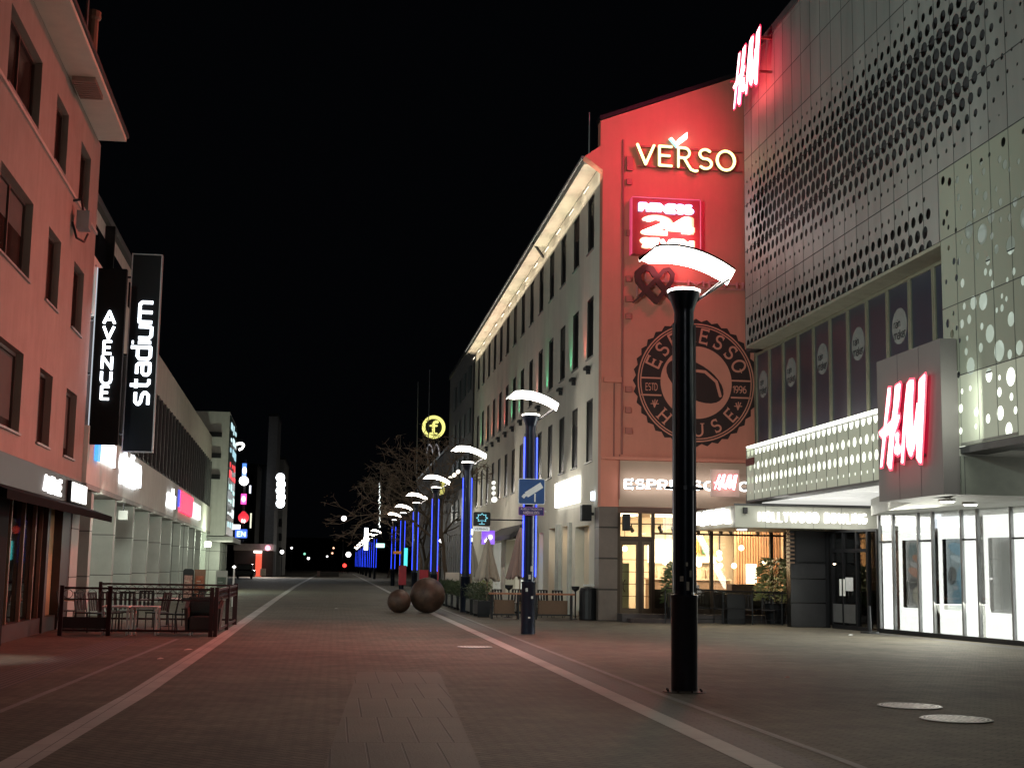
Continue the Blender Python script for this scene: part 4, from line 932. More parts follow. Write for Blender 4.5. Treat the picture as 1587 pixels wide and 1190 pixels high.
# right lit perforated skin nearer than the box
hs3 = []; rn = random.Random(11)
def okh(y, z, r): return all((y - a) ** 2 + (z - b_) ** 2 > (r + c + .06) ** 2 for a, b_, c in hs3)
for t in range(1500):
    y = rn.uniform(Y0, 27.6); z = rn.uniform(4.5, 10.3); big = max(0, min(1, (27.0 - y) / 2.2)) * max(0, min(1, (9.6 - z) / 2)) * min(1, (z - 4.3) / 1.6)
    r = rn.choice([.06, .08, .1]) if rn.random() > big * .8 else rn.choice([.15, .19, .22])
    if okh(y, z, r): hs3.append((y, z, r))
    if len(hs3) > 330: break
LP2 = M('painted glow panel dim', (.26, .28, .22), .5, 0, .06, .5)
e2 = LP2.node_tree.nodes['Principled BSDF']; e2.inputs['Emission Color'].default_value = (.55, .6, .44, 1); e2.inputs['Emission Strength'].default_value = .045  # weaker panel emission paints the dimmer light higher on the skin
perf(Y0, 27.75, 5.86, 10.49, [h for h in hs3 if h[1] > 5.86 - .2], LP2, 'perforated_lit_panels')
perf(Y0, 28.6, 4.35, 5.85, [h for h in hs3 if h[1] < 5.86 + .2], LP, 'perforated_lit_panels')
MB(px_m).box(Y0, 27.7, -.42, -.38, 5.9, 8.2).build('painted_glow_dim', E('skin light a', (.85, 1, .85), .35), hb_)  # stepped emission paints the light fading upwards behind the panels
MB(px_m).box(Y0, 27.7, -.42, -.38, 8.25, 10.4).build('painted_glow_faint', E('skin light b', (.85, 1, .85), .12), hb_)
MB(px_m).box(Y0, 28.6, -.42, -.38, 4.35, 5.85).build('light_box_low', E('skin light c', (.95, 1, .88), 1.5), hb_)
sj = MB(px_m); sj.box(Y0, 27.75, .001, .004, 8.94, 8.962).box(Y0, 27.75, .001, .004, 7.4, 7.42).box(Y0, 28.6, .001, .004, 5.85, 5.87).build('panel_joints', MATS['surface joint dark'], hb_)
MB().box(13.0, 13.6, Y0, 28.6, 4.2, 4.34).build('skin_bottom_edge', DKGREY, hb_)
MB().box(13.62, 13.66, 27.76, 27.8, 5.9, 8.86).build('corner_trim', WF, hb_)
MB().box(12.985, 12.995, 28.3, 28.49, 4.36, 5.84).build('skin_edge_glow', E('edge glow', (.95, 1, .88), 1.6), hb_)  # glowing strip added to imitate the bright edge of the lit skin
lamp('AREA', 'added_box_side_light', (12.7, 26.0, 5.1), 14, (.93, 1, .86), hb_, .3, 1.2, (0, 1, 0))  # lamp added to brighten the logo box side, for the lit skin
# red box with the big logo
MB().prism([(12.6, 27.07), (12.6, 30.5), (13.42, 30.5), (13.42, 28.5), (12.97, 28.5), (12.97, 27.07)], 3.34, 6.65).build('logo_box', M('taupe cladding', (.17, .155, .15), .55, .1, .06, .5), hb_)
bj = MB(rightm(12.6)); bj.box(28.15, 28.165, .001, .004, 3.34, 6.65).box(29.3, 29.315, .001, .004, 3.34, 6.65).build('cladding_joint', MATS['surface joint dark'], hb_)
MB().prism([(12.98, 27.09), (13.43, 28.5), (13.43, 30.45), (15.6, 38.4), (20, 38.4), (20, 27.09)], 3.36, 4.3).build('low_soffit', M('soffit pale', (.42, .42, .38), .6), hb_)
MB().box(12.98, 20, 27.03, 27.085, 3.34, 4.15).build('soffit_fascia', M('fascia olive grey', (.17, .18, .15), .55), hb_)
MB().box(12.98, 20, 24.6, 27.02, 4.36, 4.42).build('near_soffit', M('soffit near', (.25, .25, .22), .6), hb_)
fj = MB(frontm(27.03)); fj.box(13.05, 13.065, .001, .003, 3.34, 4.15).box(14.5, 14.515, .001, .003, 3.34, 4.15).build('fascia_joint', MATS['surface joint dark'], hb_)
def downlight(x, y, z, p, label, col=(1, .96, .85), par=None):
    t = thing('downlight', (x, y, z), label, 'downlight', 'round downlights')
    MB().lathe([(.19, z), (.19, z - .05), (.15, z - .055)], 18, (x, y)).build('rim', WHITEP, t)
    MB().lathe([(.145, z - .056), (.145, z - .075), (.05, z - .08)], 16, (x, y)).build('lens', E('downlight lens', (1, .97, .88), 9), t)
    lamp('SPOT', 'downlight_beam', (x, y, z - .12), p, col, t, .1, None, (0, 0, -1), 150, .8)
px1, py1 = ony(1505, 768, 29.0)
downlight(13.62, 29.1, 3.36, 90, 'round downlight under the soffit just right of the big red logo')
downlight(14.7, 30.2, 3.36, 90, 'round downlight under the soffit farther right by the bright shop windows')
# glass storefront
def gl_at(t): return (15.6 + .137 * (37.9 - t), t)       # y -> point on the glass line
sfm = lambda u, d, z: (15.6 + .1364 * (37.9 - u) - d, u, z)
MB(sfm).box(20, 37.9, -.35, .05, 0, .12).build('storefront_base', BLACK, hb_)
ms = []
for px in (1364.5, 1386.8, 1426, 1448.5, 1494, 1519, 1571.6, 1600, 1662, 1695):
    d = ray(px, 975); t = (15.6 + .1364 * 37.9) / (d.x + .1364 * d.y); ms.append(t * d.y)
fmx = MB(sfm)
for i, y in enumerate(ms): fmx.box(y - .035, y + .035, -.05, .02, .12, 3.36)
fmx.build('storefront_mullion', M('mullion silver', (.30, .30, .30), .35, .6), hb_)
MB(sfm).box(ms[-1], 37.9, -.025, -.02, .12, 3.36).build('storefront_glass', GLASS('store glass', (.96, .98, .97), .15), hb_)
MB(sfm).box(ms[-1], 37.9, -.7, -.66, 3.2, 3.36).build('bulkhead', M('bulkhead white', (.75, .75, .72), .6), hb_)
EW2 = E('lit white wall', (1, 1, .97), 4.5); EW3 = E('lit pale wall', (.95, .95, .9), .62)
for i in range(len(ms) - 1):
    a, c = ms[i + 1] + .05, ms[i] - .05
    if i % 2 == 1 and i > 0 or i == 0 and False:   # wide bays with a display inset
        zz0, zz1 = (.75, 2.62)
        w_ = (c - a)
        o_ = MB(sfm); o_.box(a, c, -.16, -.13, .12, zz0).box(a, c, -.16, -.13, zz1, 3.2).box(a, a + .05, -.16, -.13, zz0, zz1).box(c - .14, c, -.16, -.13, zz0, zz1)
        o_.build('display_surround', E('surround light', (1, 1, .95), 3.8), hb_)
        MB(sfm).box(a + .05, c - .14, -.30, -.27, zz0, zz1).build('display_back', [E('mural painted glow', (.42, .42, .38), .42), E('banner painted glow', (.45, .62, .68), .6), E('roller blind glow', (.8, .8, .72), .62), E('roller blind glow', (.8, .8, .72), .62)][min(i // 2, 3)], hb_)  # display backs emit in place of shop light falling on them
        dm = MB(sfm).box(a + .05, c - .14, -.12, -.08, zz0 - .04, zz0); dm.build('display_sill', E('surround light', (1, 1, .95), 3.8), hb_)
    else:
        MB(sfm).box(a, c, -.10, -.08, .12, 2.55 if i < 4 else 3.2).build('white_light_panel', EW2, hb_)
        MB(sfm).box(a, c, -.10, -.08, 2.62, 3.2).build('white_light_panel', E('surround light', (1, 1, .95), 3.8), hb_)
        MB(sfm).box(a, c, -.05, .0, 2.56, 2.61).build('transom', DKGREY, hb_)
# colour patches of the posters
def patch(mat_name, blobs, bay, cat, label):
    a, c = ms[bay + 1] + .15, ms[bay] - .27; pt = thing('window_poster', sfm((a + c) / 2, -.6, 1.6), label, 'poster')
    for nm, col, u0_, u1_, z0_, z1_ in blobs:
        uu0, uu1 = c - (c - a) * u1_, c - (c - a) * u0_
        plate(MB(sfm), [ell((uu0 + uu1) / 2, (z0_ + z1_) / 2, (uu1 - uu0) / 2, (z1_ - z0_) / 2, 0.25, 0, 360, 14)], -.266, -.262 + .0015 * len(nm)).build(nm, E('poster ' + mat_name + nm, col, 1.0), pt)  # poster colours emit, standing in for light inside the window
patch('a', [('teal_shape', (.10, .18, .18), .1, .6, 2.1, 2.55), ('orange_shape', (.5, .22, .12), .3, .95, 2.0, 2.2), ('pale_band', (.5, .5, .48), .1, .9, 1.85, 1.98), ('coral_shape', (.55, .25, .16), .05, .9, 1.6, 1.84), ('dark_shape', (.06, .06, .06), .1, .6, 1.2, 1.55), ('cream_shape', (.45, .42, .32), .3, .95, .85, 1.35)], 1, 'poster', 'colourful orange and teal mural seen in the farthest wide store window')
patch('b', [('sky_shape', (.2, .45, .6), .05, .95, 2.2, 2.5), ('pale_band', (.6, .75, .8), .1, .95, 2.0, 2.15), ('blue_shape', (.15, .38, .52), .45, 1.0, 1.2, 2.0), ('dark_shape', (.05, .06, .07), .0, .4, 1.4, 1.9), ('teal_shape', (.12, .3, .4), .2, .9, .8, 1.3)], 3, 'poster', 'blue hanging banner seen in the second wide store window')
hr = MB(sfm); y = (ms[1] + ms[2]) / 2
hr.path([(y + .3, -.2, .8), (y + .3, -.2, 1.45), (y - .3, -.2, 1.45), (y - .3, -.2, .8)], .02); hr.path([(y + .3, -.2, .85), (y - .3, -.2, .85)], .015)
tag(hr.build('clothes_rail', WHITEP), 'pale clothes rail standing inside the farthest wide store window', 'rack')
lamp('AREA', 'storefront_light', (15.2, 33.8, 2.7), 420, (1, 1, .86), hb_, 2.4, 7, (-1, -.15, -.55))
lamp('AREA', 'storefront_near_light', (16.2, 25, 2.8), 45, (1, 1, .93), hb_, 2.4, 5, (-1, -.1, -.5))
MB().box(18.2, 18.4, 20, 38.3, 0, 3.3).build('store_back_wall', M('store back', (.5, .5, .48), .7), hb_)
# entrance nook: black stone wall, louvre, double door
BST = BRICK('black stone cladding', (.035, .034, .036), (.026, .026, .028), (.006, .006, .006), 20, .74, .022, .25, 0, .3, .3, 0)
[n for n in BST.node_tree.nodes if n.type == 'MAPPING'][0].inputs['Rotation'].default_value = (PI / 2, 0, 0)
MB().box(14.0, 15.15, 41.0, 41.35, 0, 2.97).build('stone_wall', BST, hb_)
lv = MB()
for i in range(8): lv.box(13.86, 14.12, 40.9, 40.98, 1.95 + i * .125, 2.0 + i * .125)
lv.build('louvre', M('copper louvre', (.2, .12, .08), .4, .5), hb_)
MB().box(14.15, 15.15, 40.93, 40.99, 2.0, 2.95).build('black_panel', BLACK, hb_)
en = thing('entrance_door', (15.4, 39.6, 0), 'dark framed glass double door between black stone wall and bright shop windows', 'door')
dmp = lambda u, d, z: (15.15 + (15.6 - 15.15) * u - d * .97, 41.0 - 3.1 * u - d * .2, z)
de = MB(dmp)
for a in (.02, .14, .35, .60, .80, .97): de.box(a, a + .03, -.05, .05, 0, 2.97)
de.box(.14, .83, -.05, .05, 2.3, 2.4).box(.14, .83, -.05, .05, 0, .12).box(0, 1, -.05, .06, 2.9, 2.97)
de.build('frame', BLACK, en)
MB(dmp).box(.02, .99, -.02, -.015, .1, 2.9).build('glass', GLASS('door glass', (.5, .5, .5), .5), en)
MB(dmp).box(.18, .35, .06, .08, .2, .75).box(.39, .60, .06, .08, .2, .75).build('kick_plate', M('kick plate', (.25, .25, .25), .3, .7), en)
MB(dmp).box(.42, .56, .055, .07, 1.15, 1.55).build('notice', M('paper', (.6, .6, .6), .8), en)
MB(dmp).path([(.34, .1, 1.0), (.34, .1, 1.5)], .02).path([(.41, .1, 1.0), (.41, .1, 1.5)], .02).build('handle', WHITEP, en)
MB().box(16.2, 16.3, 37.9, 43, 0, 3.0).build('inner_hall_wall', M('hall wall', (.08, .04, .03), .7), en)
MB().box(16.1, 16.18, 39.2, 40.2, 1.2, 2.2).build('hall_glow', E('hall glow', (.6, .2, .1), .3), en)
for x, y, z in ((15.22, 40.5, 1.95), (15.62, 38.9, 1.75)):  # glowing beads painted as bulb reflections at the door
    tag(MB().lathe([(.01, z - .05), (.05, z), (.01, z + .05)], 8, (x, y)).build('reflected_bulb', EWARM, loc=(x, y, z)), 'small glowing reflection of a warm bulb at the %s edge of the entrance door' % ('left' if y > 40 else 'right'), 'lamp')
# bowling canopy
bc = thing('bowling_canopy', (14, 41.5, 3), 'flat white entrance canopy with glowing HOLLYWOOD BOWLING letters', 'canopy')
MB().prism([(11.95, 40.0), (16.6, 40.0), (16.6, 44.3), (11.88, 44.3)], 3.0, 3.66).build('slab', M('canopy white paint', (.36, .36, .31), .5, 0, .05), bc, bev=.01)
MB().prism([(11.93, 39.97), (16.62, 39.97), (16.62, 40.05), (11.93, 40.05)], 3.665, 3.72).build('cap', DKGREY, bc)
MB(frontm(40.0)).box(12.9, 12.91, .001, .003, 3.0, 3.66).box(14.4, 14.41, .001, .003, 3.0, 3.66).box(15.3, 15.31, .001, .003, 3.0, 3.66).build('joint', DKGREY, bc)
q, _ = text2d('HOLLYWOOD BOWLING', .15, .4)
(a, z1), (c, z0) = ony(1176, 792, 39.9), ony(1344, 812, 39.9)
plate(MB(frontm(39.9)), fit(q, a, c, z0, z1), -.08, .03).build('lettering', E('bowling letters', (1, .98, .92), 2.6), bc)
q, _ = text2d('NATURAL', .26, .12)   # letters on the street side of the canopy
q = [[(-x, z) for x, z in p] for p in q]
plate(MB(rightm(11.9)), fit(q, 40.25, 43.9, 3.12, 3.6), .0, .1).build('side_lettering', E('side letters', (1, .97, .9), 3.2), bc)
MB(frontm(39.9)).box(12.18, 12.3, -.08, .05, 3.42, 3.6).build('camera_housing', BLACK, bc)
downlight(12.25, 40.3, 3.0, 45, 'round downlight under the left end of the bowling canopy')
lamp('AREA', 'canopy_face_light', (14, 39.0, 2.6), 2, (1, 1, .9), bc, 3, .3, (0, 1, .6))
lamp('AREA', 'bowling_letter_light', (14, 39.6, 3.3), 14, (1, .98, .9), bc, 3.4, .4, (0, -1, -.8))

# ------------------------------------------------------------------ brush lettered logos
HMZ = {
 'H_left': [(178, 458), (197, 455), (192, 560), (172, 700), (160, 830), (137, 1025), (122, 1030), (140, 830), (152, 700), (166, 560)],
 'H_right': [(228, 445), (262, 422), (268, 440), (258, 560), (245, 640), (238, 740), (222, 810), (203, 1040), (188, 1042), (170, 1000), (190, 790), (215, 600)],
 'bar': [(112, 775), (150, 735), (200, 690), (258, 645), (260, 680), (236, 760), (190, 795), (140, 828), (118, 800)],
 'amp': [(236, 775), (250, 770), (258, 790), (252, 850), (268, 875), (265, 930), (245, 945), (225, 930), (222, 890), (235, 850), (230, 800)],
 'M1': [(312, 430), (332, 405), (330, 600), (303, 780), (287, 1000), (270, 997), (280, 780), (298, 560)],
 'M2': [(330, 402), (358, 398), (362, 430), (352, 600), (362, 870), (352, 940), (340, 957), (325, 935), (310, 880), (312, 600), (318, 430)],
 'M3': [(384, 560), (396, 600), (392, 760), (365, 900), (348, 935), (350, 800), (370, 680)],
 'M4': [(400, 400), (440, 358), (444, 380), (430, 700), (415, 1000), (400, 998), (378, 960), (382, 800), (392, 560), (394, 430)],
}
def hm_uv(pts):   # measured on the box face -> (y, z) there
    return [onx(1340 + x / 4.575, 500 + y / 4.575, 12.5) for x, y in pts]
def grow(poly, k):
    ar = sum(a[0] * b[1] - b[0] * a[1] for a, b in zip(poly, poly[1:] + poly[:1])); s_ = 1 if ar > 0 else -1
    n = len(poly); out = []
    for i in range(n):
        p0, p1, p2 = poly[i - 1], poly[i], poly[(i + 1) % n]
        e1 = Vector((p1[0] - p0[0], p1[1] - p0[1])).normalized(); e2 = Vector((p2[0] - p1[0], p2[1] - p1[1])).normalized()
        nrm = Vector((e1.y + e2.y, -e1.x - e2.x)); nrm = nrm.normalized() if nrm.length > .2 else (e1 - e2).normalized()
        out.append((p1[0] + nrm.x * k * s_, p1[1] + nrm.y * k * s_))
    return out
HMP = {k: hm_uv(v) for k, v in HMZ.items()}
def shrink_(poly, k): return grow(poly, -k)
ally = [p[0] for v in HMP.values() for p in v]; allz = [p[1] for v in HMP.values() for p in v]
HY0, HY1, HZ0, HZ1 = min(ally), max(ally), min(allz), max(allz)
def hm_unit():    # normalised, u rises to the reader's right
    return [[((HY1 - y) / (HY1 - HY0), (z - HZ0) / (HZ1 - HZ0)) for y, z in v] for v in HMP.values()]
HME = E('logo white core', (1, .82, .84), 3.2); HMR = E('logo red rim', (1, .008, .07), 1.5)
def logo(name, label, mp, polys, rim, d=0., th=.1, light=None, back=None):
    t = thing(name, mp(sum(p[0] for p in polys[0]) / len(polys[0]), 0, sum(p[1] for p in polys[0]) / len(polys[0])), label, 'sign')
    plate(MB(mp), [grow(p, -.028) for p in polys], d + th * .75, d + th).build('lettering', HME, t)
    plate(MB(mp), [grow(p, rim - .028) for p in polys], d + th * .3, d + th * .74).build('red_rim', HMR, t)
    return t
lg = logo('brand_logo', 'large glowing red rimmed H&M logo on the taupe box', rightm(12.5), list(HMP.values()), .06, .0, .05)
MB(rightm(12.5)).box(27.9, 30.2, -.098, -.06, 5.0, 5.06).box(27.9, 30.2, -.098, -.06, 4.2, 4.26).build('rail', DKGREY, lg)
lamp('AREA', 'logo_red_light', (12.3, 29.2, 4.8), 130, (1, .12, .12), lg, 2.0, 2.4, (-1, -.05, -.24), spread=80)
lamp('AREA', 'logo_back_light', (12.4, 29.1, 4.8), 5, (1, .03, .08), lg, 2.0, 2.4, (1, 0, 0))
# upper corner logo
(ya, za) = onx(1138, 172, 12.4); (yb, zb) = onx(1180, 42, 12.4)
u_ = hm_unit(); Hh = 3.1
zlow = onx(1140, 172, 12.4)[1]; ztop_ = onx(1178, 42, 12.4)[1]
cp = [[(ya - u * (ya - yb), zlow + v * (ztop_ - zlow)) for u, v in p] for p in u_]
lg2 = logo('brand_logo', 'glowing red rimmed H&M logo high on the store corner above the gable', rightm(12.4), cp, .07, .0, .05)
MB().box(12.42, 13.0, 39.2, 39.3, zlow + .6, zlow + .66).box(12.42, 13.0, 39.2, 39.3, zlow + 1.7, zlow + 1.76).box(12.42, 13.0, 41.8, 41.9, zlow + 1.2, zlow + 1.26).build('bracket', M('red lit bracket', (.3, .1, .1), .5), lg2)
lamp('AREA', 'corner_logo_light', (12.2, 40.3, (zlow + ztop_) / 2 - .5), 165, (1, .02, .14), lg2, 1.2, 2.6, (-.8, 1, -.45), spread=130)
lamp('AREA', 'corner_logo_back_light', (12.3, 40.8, (zlow + ztop_) / 2), .5, (1, .03, .07), lg2, 2.0, 2.4, (1, 0, 0))
lamp('AREA', 'corner_logo_street_light', (12.1, 40.6, (zlow + ztop_) / 2), 620, (1, .13, .09), lg2, 2.0, 2.4, (-1, -.62, -.86), spread=75)
# small panel logo
(a, z1), (c, z0) = ony(1102, 727, 43.9), ony(1146, 770, 43.9)
sp = thing('panel_logo', ((a + c) / 2, 43.9, z0), 'small pale square panel with red rimmed H&M logo hiding the cafe sign', 'sign')
MB().box(a, c, 43.9, 44.0, z0, z1).build('panel', M('pale panel b', (.62, .50, .44), .6), sp)
MB().box(a + .2, a + .26, 44.0, 44.5, z0 + .3, z0 + .36).box(c - .26, c - .2, 44.0, 44.5, z0 + .3, z0 + .36).build('bracket', DKGREY, sp)
sp_p = [[(a + .08 + u * (c - a - .16), z0 + .22 + v * (z1 - z0 - .38)) for u, v in p] for p in u_]
plate(MB(frontm(43.9)), sp_p, .03, .05).build('lettering', HME, sp)
plate(MB(frontm(43.9)), [grow(p, .02) for p in sp_p], .005, .029).build('red_rim', HMR, sp)
lamp('AREA', 'panel_logo_light', ((a + c) / 2, 43.4, (z0 + z1) / 2), 3, (1, .6, .55), sp, .6, .4, (0, 1, 0))
# maroon label plate at the canopy's far corner
tag(MB(px_m).box(41.3, 42.1, .02, .06, 5.02, 5.25).build('name_plate', M('maroon plate', (.12, .02, .02), .5)), 'small maroon plate on the far end of the lit canopy', 'plate')

# ================================================================== street lamps
NAVY = M('navy lamp paint', (.012, .018, .035), .3, .5, .3, 6, 0, 60, .4)
LWHITE = M('lamp reflector back', (.5, .5, .5), .4)
SAIL = E('lamp reflector light', (1, .90, .78), 15)  # reflector face emits to imitate the uplight bouncing off it
DISC = E('lamp head light', (1, .93, .85), 5)
BLED = E('blue led tube', (.02, .06, 1), 3.2)
STK = M('faded sticker', (.5, .48, .45), .7, 0, .6, 20)
def make_lamp(x, y, label, near=False, led=True, sleeve=True):
    t = thing('street_lamp', (x, y, 0), label, 'street lamp', 'lamp posts with curved reflectors in a row')
    MB().lathe([(.185, 0), (.185, 1.28), (.192, 1.29), (.192, 1.33), (.14, 1.335)], 20, (x, y)).build('base_sleeve', NAVY, t, smooth=True)
    MB().lathe([(.14, 1.33), (.14, 5.32), (.15, 5.38), (.225, 5.58), (.23, 5.62)], 20, (x, y)).build('pole', NAVY, t, smooth=True)
    MB().lathe([(.235, 5.62), (.24, 5.65), (.2, 5.665)], 20, (x, y)).build('lamp_head', DISC, t)
    for sx in (-1, 1):
        f = MB().box(x + sx * .15 - .012, x + sx * .15 + .012, y - .05, y + .03, 1.36, 5.15).build('side_strip', M('strip metal', (.2, .2, .22), .35, .7), t)
        if led: MB().box(x + sx * .165 - .014, x + sx * .165 + .014, y - .065, y - .045, 1.45, 5.05).build('blue_tube', BLED, f)
    # curved reflector: arched left to right, tipped so its lit face shows
    top = MB(); n = 14; rows_ = []
    for i in range(n + 1):
        s = i / n; X = x - .66 + 1.36 * s
        zc = 6.17 - .66 * (s - .33) ** 2
        wdt = .235 * (1 - .92 * max(0, .16 - s) / .16) if s < .16 else .235 - .03 * s
        rows_.append((X, zc, wdt))
    def strip(mb, dz, shrink=1.):
        vs = []; fs = []
        for X, zc, wdt in rows_:
            w_ = wdt * shrink; off = max(0, .23 - wdt)
            vs += [(X, y - w_ - off * 0 , zc + .085 * w_ / .24 + dz - .30 * off), (X, y + w_, zc - .085 * w_ / .24 + dz)]
        for i in range(n): fs.append((2 * i, 2 * i + 1, 2 * i + 3, 2 * i + 2))
        return vs, fs
    v1, f1 = strip(None, 0, 1.0); v2, f2 = strip(None, .03, 1.0)
    k = len(v1); side = []
    for i in range(n):
        side += [(2 * i, 2 * i + 2, k + 2 * i + 2, k + 2 * i), (2 * i + 1, k + 2 * i + 1, k + 2 * i + 3, 2 * i + 3)]
    side += [(0, k, k + 1, 1), (2 * n, 2 * n + 1, k + 2 * n + 1, k + 2 * n)]
    o = MB().add(v1 + v2, [tuple(i + k for i in f) for f in f2] + side).build('reflector', LWHITE if not near else M('reflector back dark', (.05, .05, .05), .4), t)
    v3, f3 = strip(None, -.004, .97); MB().add(v3, f3).build('lit_face', SAIL, o)
    ex, ez = rows_[-1][0], rows_[-1][1]
    MB().tube((x + .05, y, 5.42), (ex - .02, y + .02, ez - .02), .022, .02, 8).tube((x + .12, y - .03, 5.44), (ex - .06, y - .02, ez + .02), .014, .014, 6).build('arm', M('lamp arm', (.04, .04, .045), .4, .5), t)
    lamp('POINT', 'lamp_glow', (x - .05, y - .02, 5.98), 330, (1, .92, .78), t, .12)
    return t
first = make_lamp(4.84, 18.67, 'nearest street lamp, tall black post without blue light, in front of the coffee emblem', True, False)
MB().lathe([(.142, 2.78), (.15, 2.785), (.15, 2.84), (.142, 2.845)], 20, (4.84, 18.67)).box(4.84 - .27, 4.84 - .14, 18.64, 18.70, 2.795, 2.83).box(4.84 + .14, 4.84 + .27, 18.64, 18.70, 2.795, 2.83).build('collar', NAVY, first)
MB().lathe([(.30, 0), (.29, .012), (.2, .02), (.19, .03)], 24, (4.84, 18.67)).build('base_plate', M('scuffed base', (.05, .045, .04), .6, .5, .5, 14), first)
for k in range(8):
    a = k * PI / 4 + .2; MB().lathe([(.016, .012), (.016, .04), (.006, .044)], 6, (4.84 + .25 * math.cos(a), 18.67 + .25 * math.sin(a))).build('bolt', BLACK, first)
for k, (z, w_, h_, a) in enumerate(((1.55, .05, .07, -.5), (1.62, .035, .09, .4), (1.45, .04, .12, .1), (1.75, .03, .05, .0), (1.35, .025, .03, .6))):
    a -= PI / 2; c = Vector((4.84 + .143 * math.cos(a), 18.67 + .143 * math.sin(a), z)); tx = Vector((-math.sin(a), math.cos(a), 0)); nn = Vector((math.cos(a), math.sin(a), 0))
    MB().add([tuple(c + tx * sx * w_ / 2 + Vector((0, 0, sz * h_ / 2)) + nn * dd) for dd in (0, .004) for sx, sz in ((-1, -1), (1, -1), (1, 1), (-1, 1))], [(0, 1, 2, 3), (4, 5, 6, 7), (0, 1, 5, 4), (1, 2, 6, 5), (2, 3, 7, 6), (3, 0, 4, 7)]).build('sticker', STK, first)
second = make_lamp(4.95, 34.95, 'second blue lit street lamp, carrying the camera warning sign')
for k, z in enumerate((.42, .93, 1.12, 1.45, 1.66)):
    a = -PI / 2 + .45 * math.sin(k * 2.1); r_ = .186 if z < 1.3 else .141
    c = Vector((4.95 + r_ * math.cos(a), 34.95 + r_ * math.sin(a), z)); tx = Vector((-math.sin(a), math.cos(a), 0)); nn = Vector((math.cos(a), math.sin(a), 0))
    MB().add([tuple(c + tx * sx * .028 + Vector((0, 0, sz * (.02 + .012 * k))) + nn * dd) for dd in (0, .004) for sx, sz in ((-1, -1), (1, -1), (1, 1), (-1, 1))], [(0, 1, 2, 3), (4, 5, 6, 7), (0, 1, 5, 4), (1, 2, 6, 5), (2, 3, 7, 6), (3, 0, 4, 7)]).build('sticker', STK, second)
ordn = ['third', 'fourth', 'fifth', 'sixth', 'seventh', 'eighth', 'ninth', 'tenth', 'eleventh', 'twelfth', 'thirteenth', 'fourteenth']
extra = ['just behind the big rusty sphere', 'rising behind the large sphere to its left', 'left of the teal lit advertising pillar', 'among bare branches, closest of the distant lamps', 'among bare branches, the next one beyond', 'in the far cluster, largest of it', 'in the far cluster, second in it', 'in the far cluster, third in it', 'in the far cluster, fourth in it', 'in the far cluster, fifth in it', 'in the far cluster, smallest but one', 'smallest and farthest of the row']
third = make_lamp(4.88, 51.5, 'third blue lit street lamp, beside the blue leaf blade sign')
for i, y in enumerate((68.8, 86.5, 104, 121, 182, 208, 237, 265, 291, 328, 377)):
    copy_tree(third, loc=(4.88 + .002 * (y - 50), y, 0), label=ordn[i + 1] + ' street lamp with blue tubes, ' + extra[i + 1], scale=(1, 1, 1 + .0003 * (y - 50)))
copy_tree(first, loc=(4.84, 1.6, 0), label='street lamp standing beside the camera, outside the picture')
# camera warning sign on the second lamp
cs = thing('camera_warning_sign', (4.95, 34.7, 3.3), 'blue square sign with a white security camera and a purple plate below', 'sign')
f9 = frontm(34.72)
(a, z1), (c, z0) = ony(803.5, 741, 34.72), ony(844.5, 782, 34.72)
def rr(x0, x1, z0_, z1_, r, n=5):
    out = []
    for cx, cz, a0 in ((x1 - r, z1_ - r, 0), (x0 + r, z1_ - r, 90), (x0 + r, z0_ + r, 180), (x1 - r, z0_ + r, 270)):
        out += [(cx + r * math.cos(math.radians(a0 + 90 * i / n)), cz + r * math.sin(math.radians(a0 + 90 * i / n))) for i in range(n + 1)]
    return out
WP2 = M('reflective white', (.72, .72, .72), .5); BL2 = M('sign blue', (.02, .07, .22), .45)
SELF = BL2.node_tree.nodes['Principled BSDF']
plate(MB(f9), [rr(a, c, z0, z1, .05)], -.02, 0).build('plate', WP2, cs)
plate(MB(f9), [rr(a + .02, c - .02, z0 + .02, z1 - .02, .04)], .001, .004).build('blue_face', BL2, cs)
S9 = lambda l: [(a + x * (c - a), z0 + y * (z1 - z0)) for x, y in l]
plate(MB(f9), [S9([(.24, .46), (.82, .86), (.93, .66), (.36, .27)]), S9([(.12, .30), (.22, .22), (.30, .36), (.22, .42)]), S9([(.22, .33), (.30, .30), (.36, .38), (.28, .46)]), S9([(.60, .1), (.65, .1), (.65, .42), (.60, .42)])], .005, .008).build('camera_symbol', WP2, cs)
(a2, zz1), (c2, zz0) = ony(804, 785, 34.72), ony(843, 799, 34.72)
plate(MB(f9), [rr(a2, c2, zz0, zz1, .03)], -.02, 0).build('lower_plate', M('purple edge', (.35, .12, .35), .5), cs)
plate(MB(f9), [rr(a2 + .012, c2 - .012, zz0 + .012, zz1 - .012, .025)], .001, .004).build('lower_face', M('dark blue face', (.025, .02, .12), .5), cs)
q1, _ = text2d('ALUEELLA TALLENTAVA', .16, .2); q2, _ = text2d('KAMERAVALVONTA', .16, .2)
plate(MB(f9), fit(q1, a2 + .05, c2 - .05, zz0 + .14, zz1 - .03) + fit(q2, a2 + .12, c2 - .12, zz0 + .03, zz0 + .11), .005, .007).build('lettering', M('pale pink ink', (.6, .45, .55), .6), cs)
MB().box(4.8, 5.35, 34.76, 34.8, z0 + .1, z0 + .13).box(4.8, 5.35, 34.76, 34.8, zz0 + .1, zz0 + .13).build('clamp', WHITEP, cs)

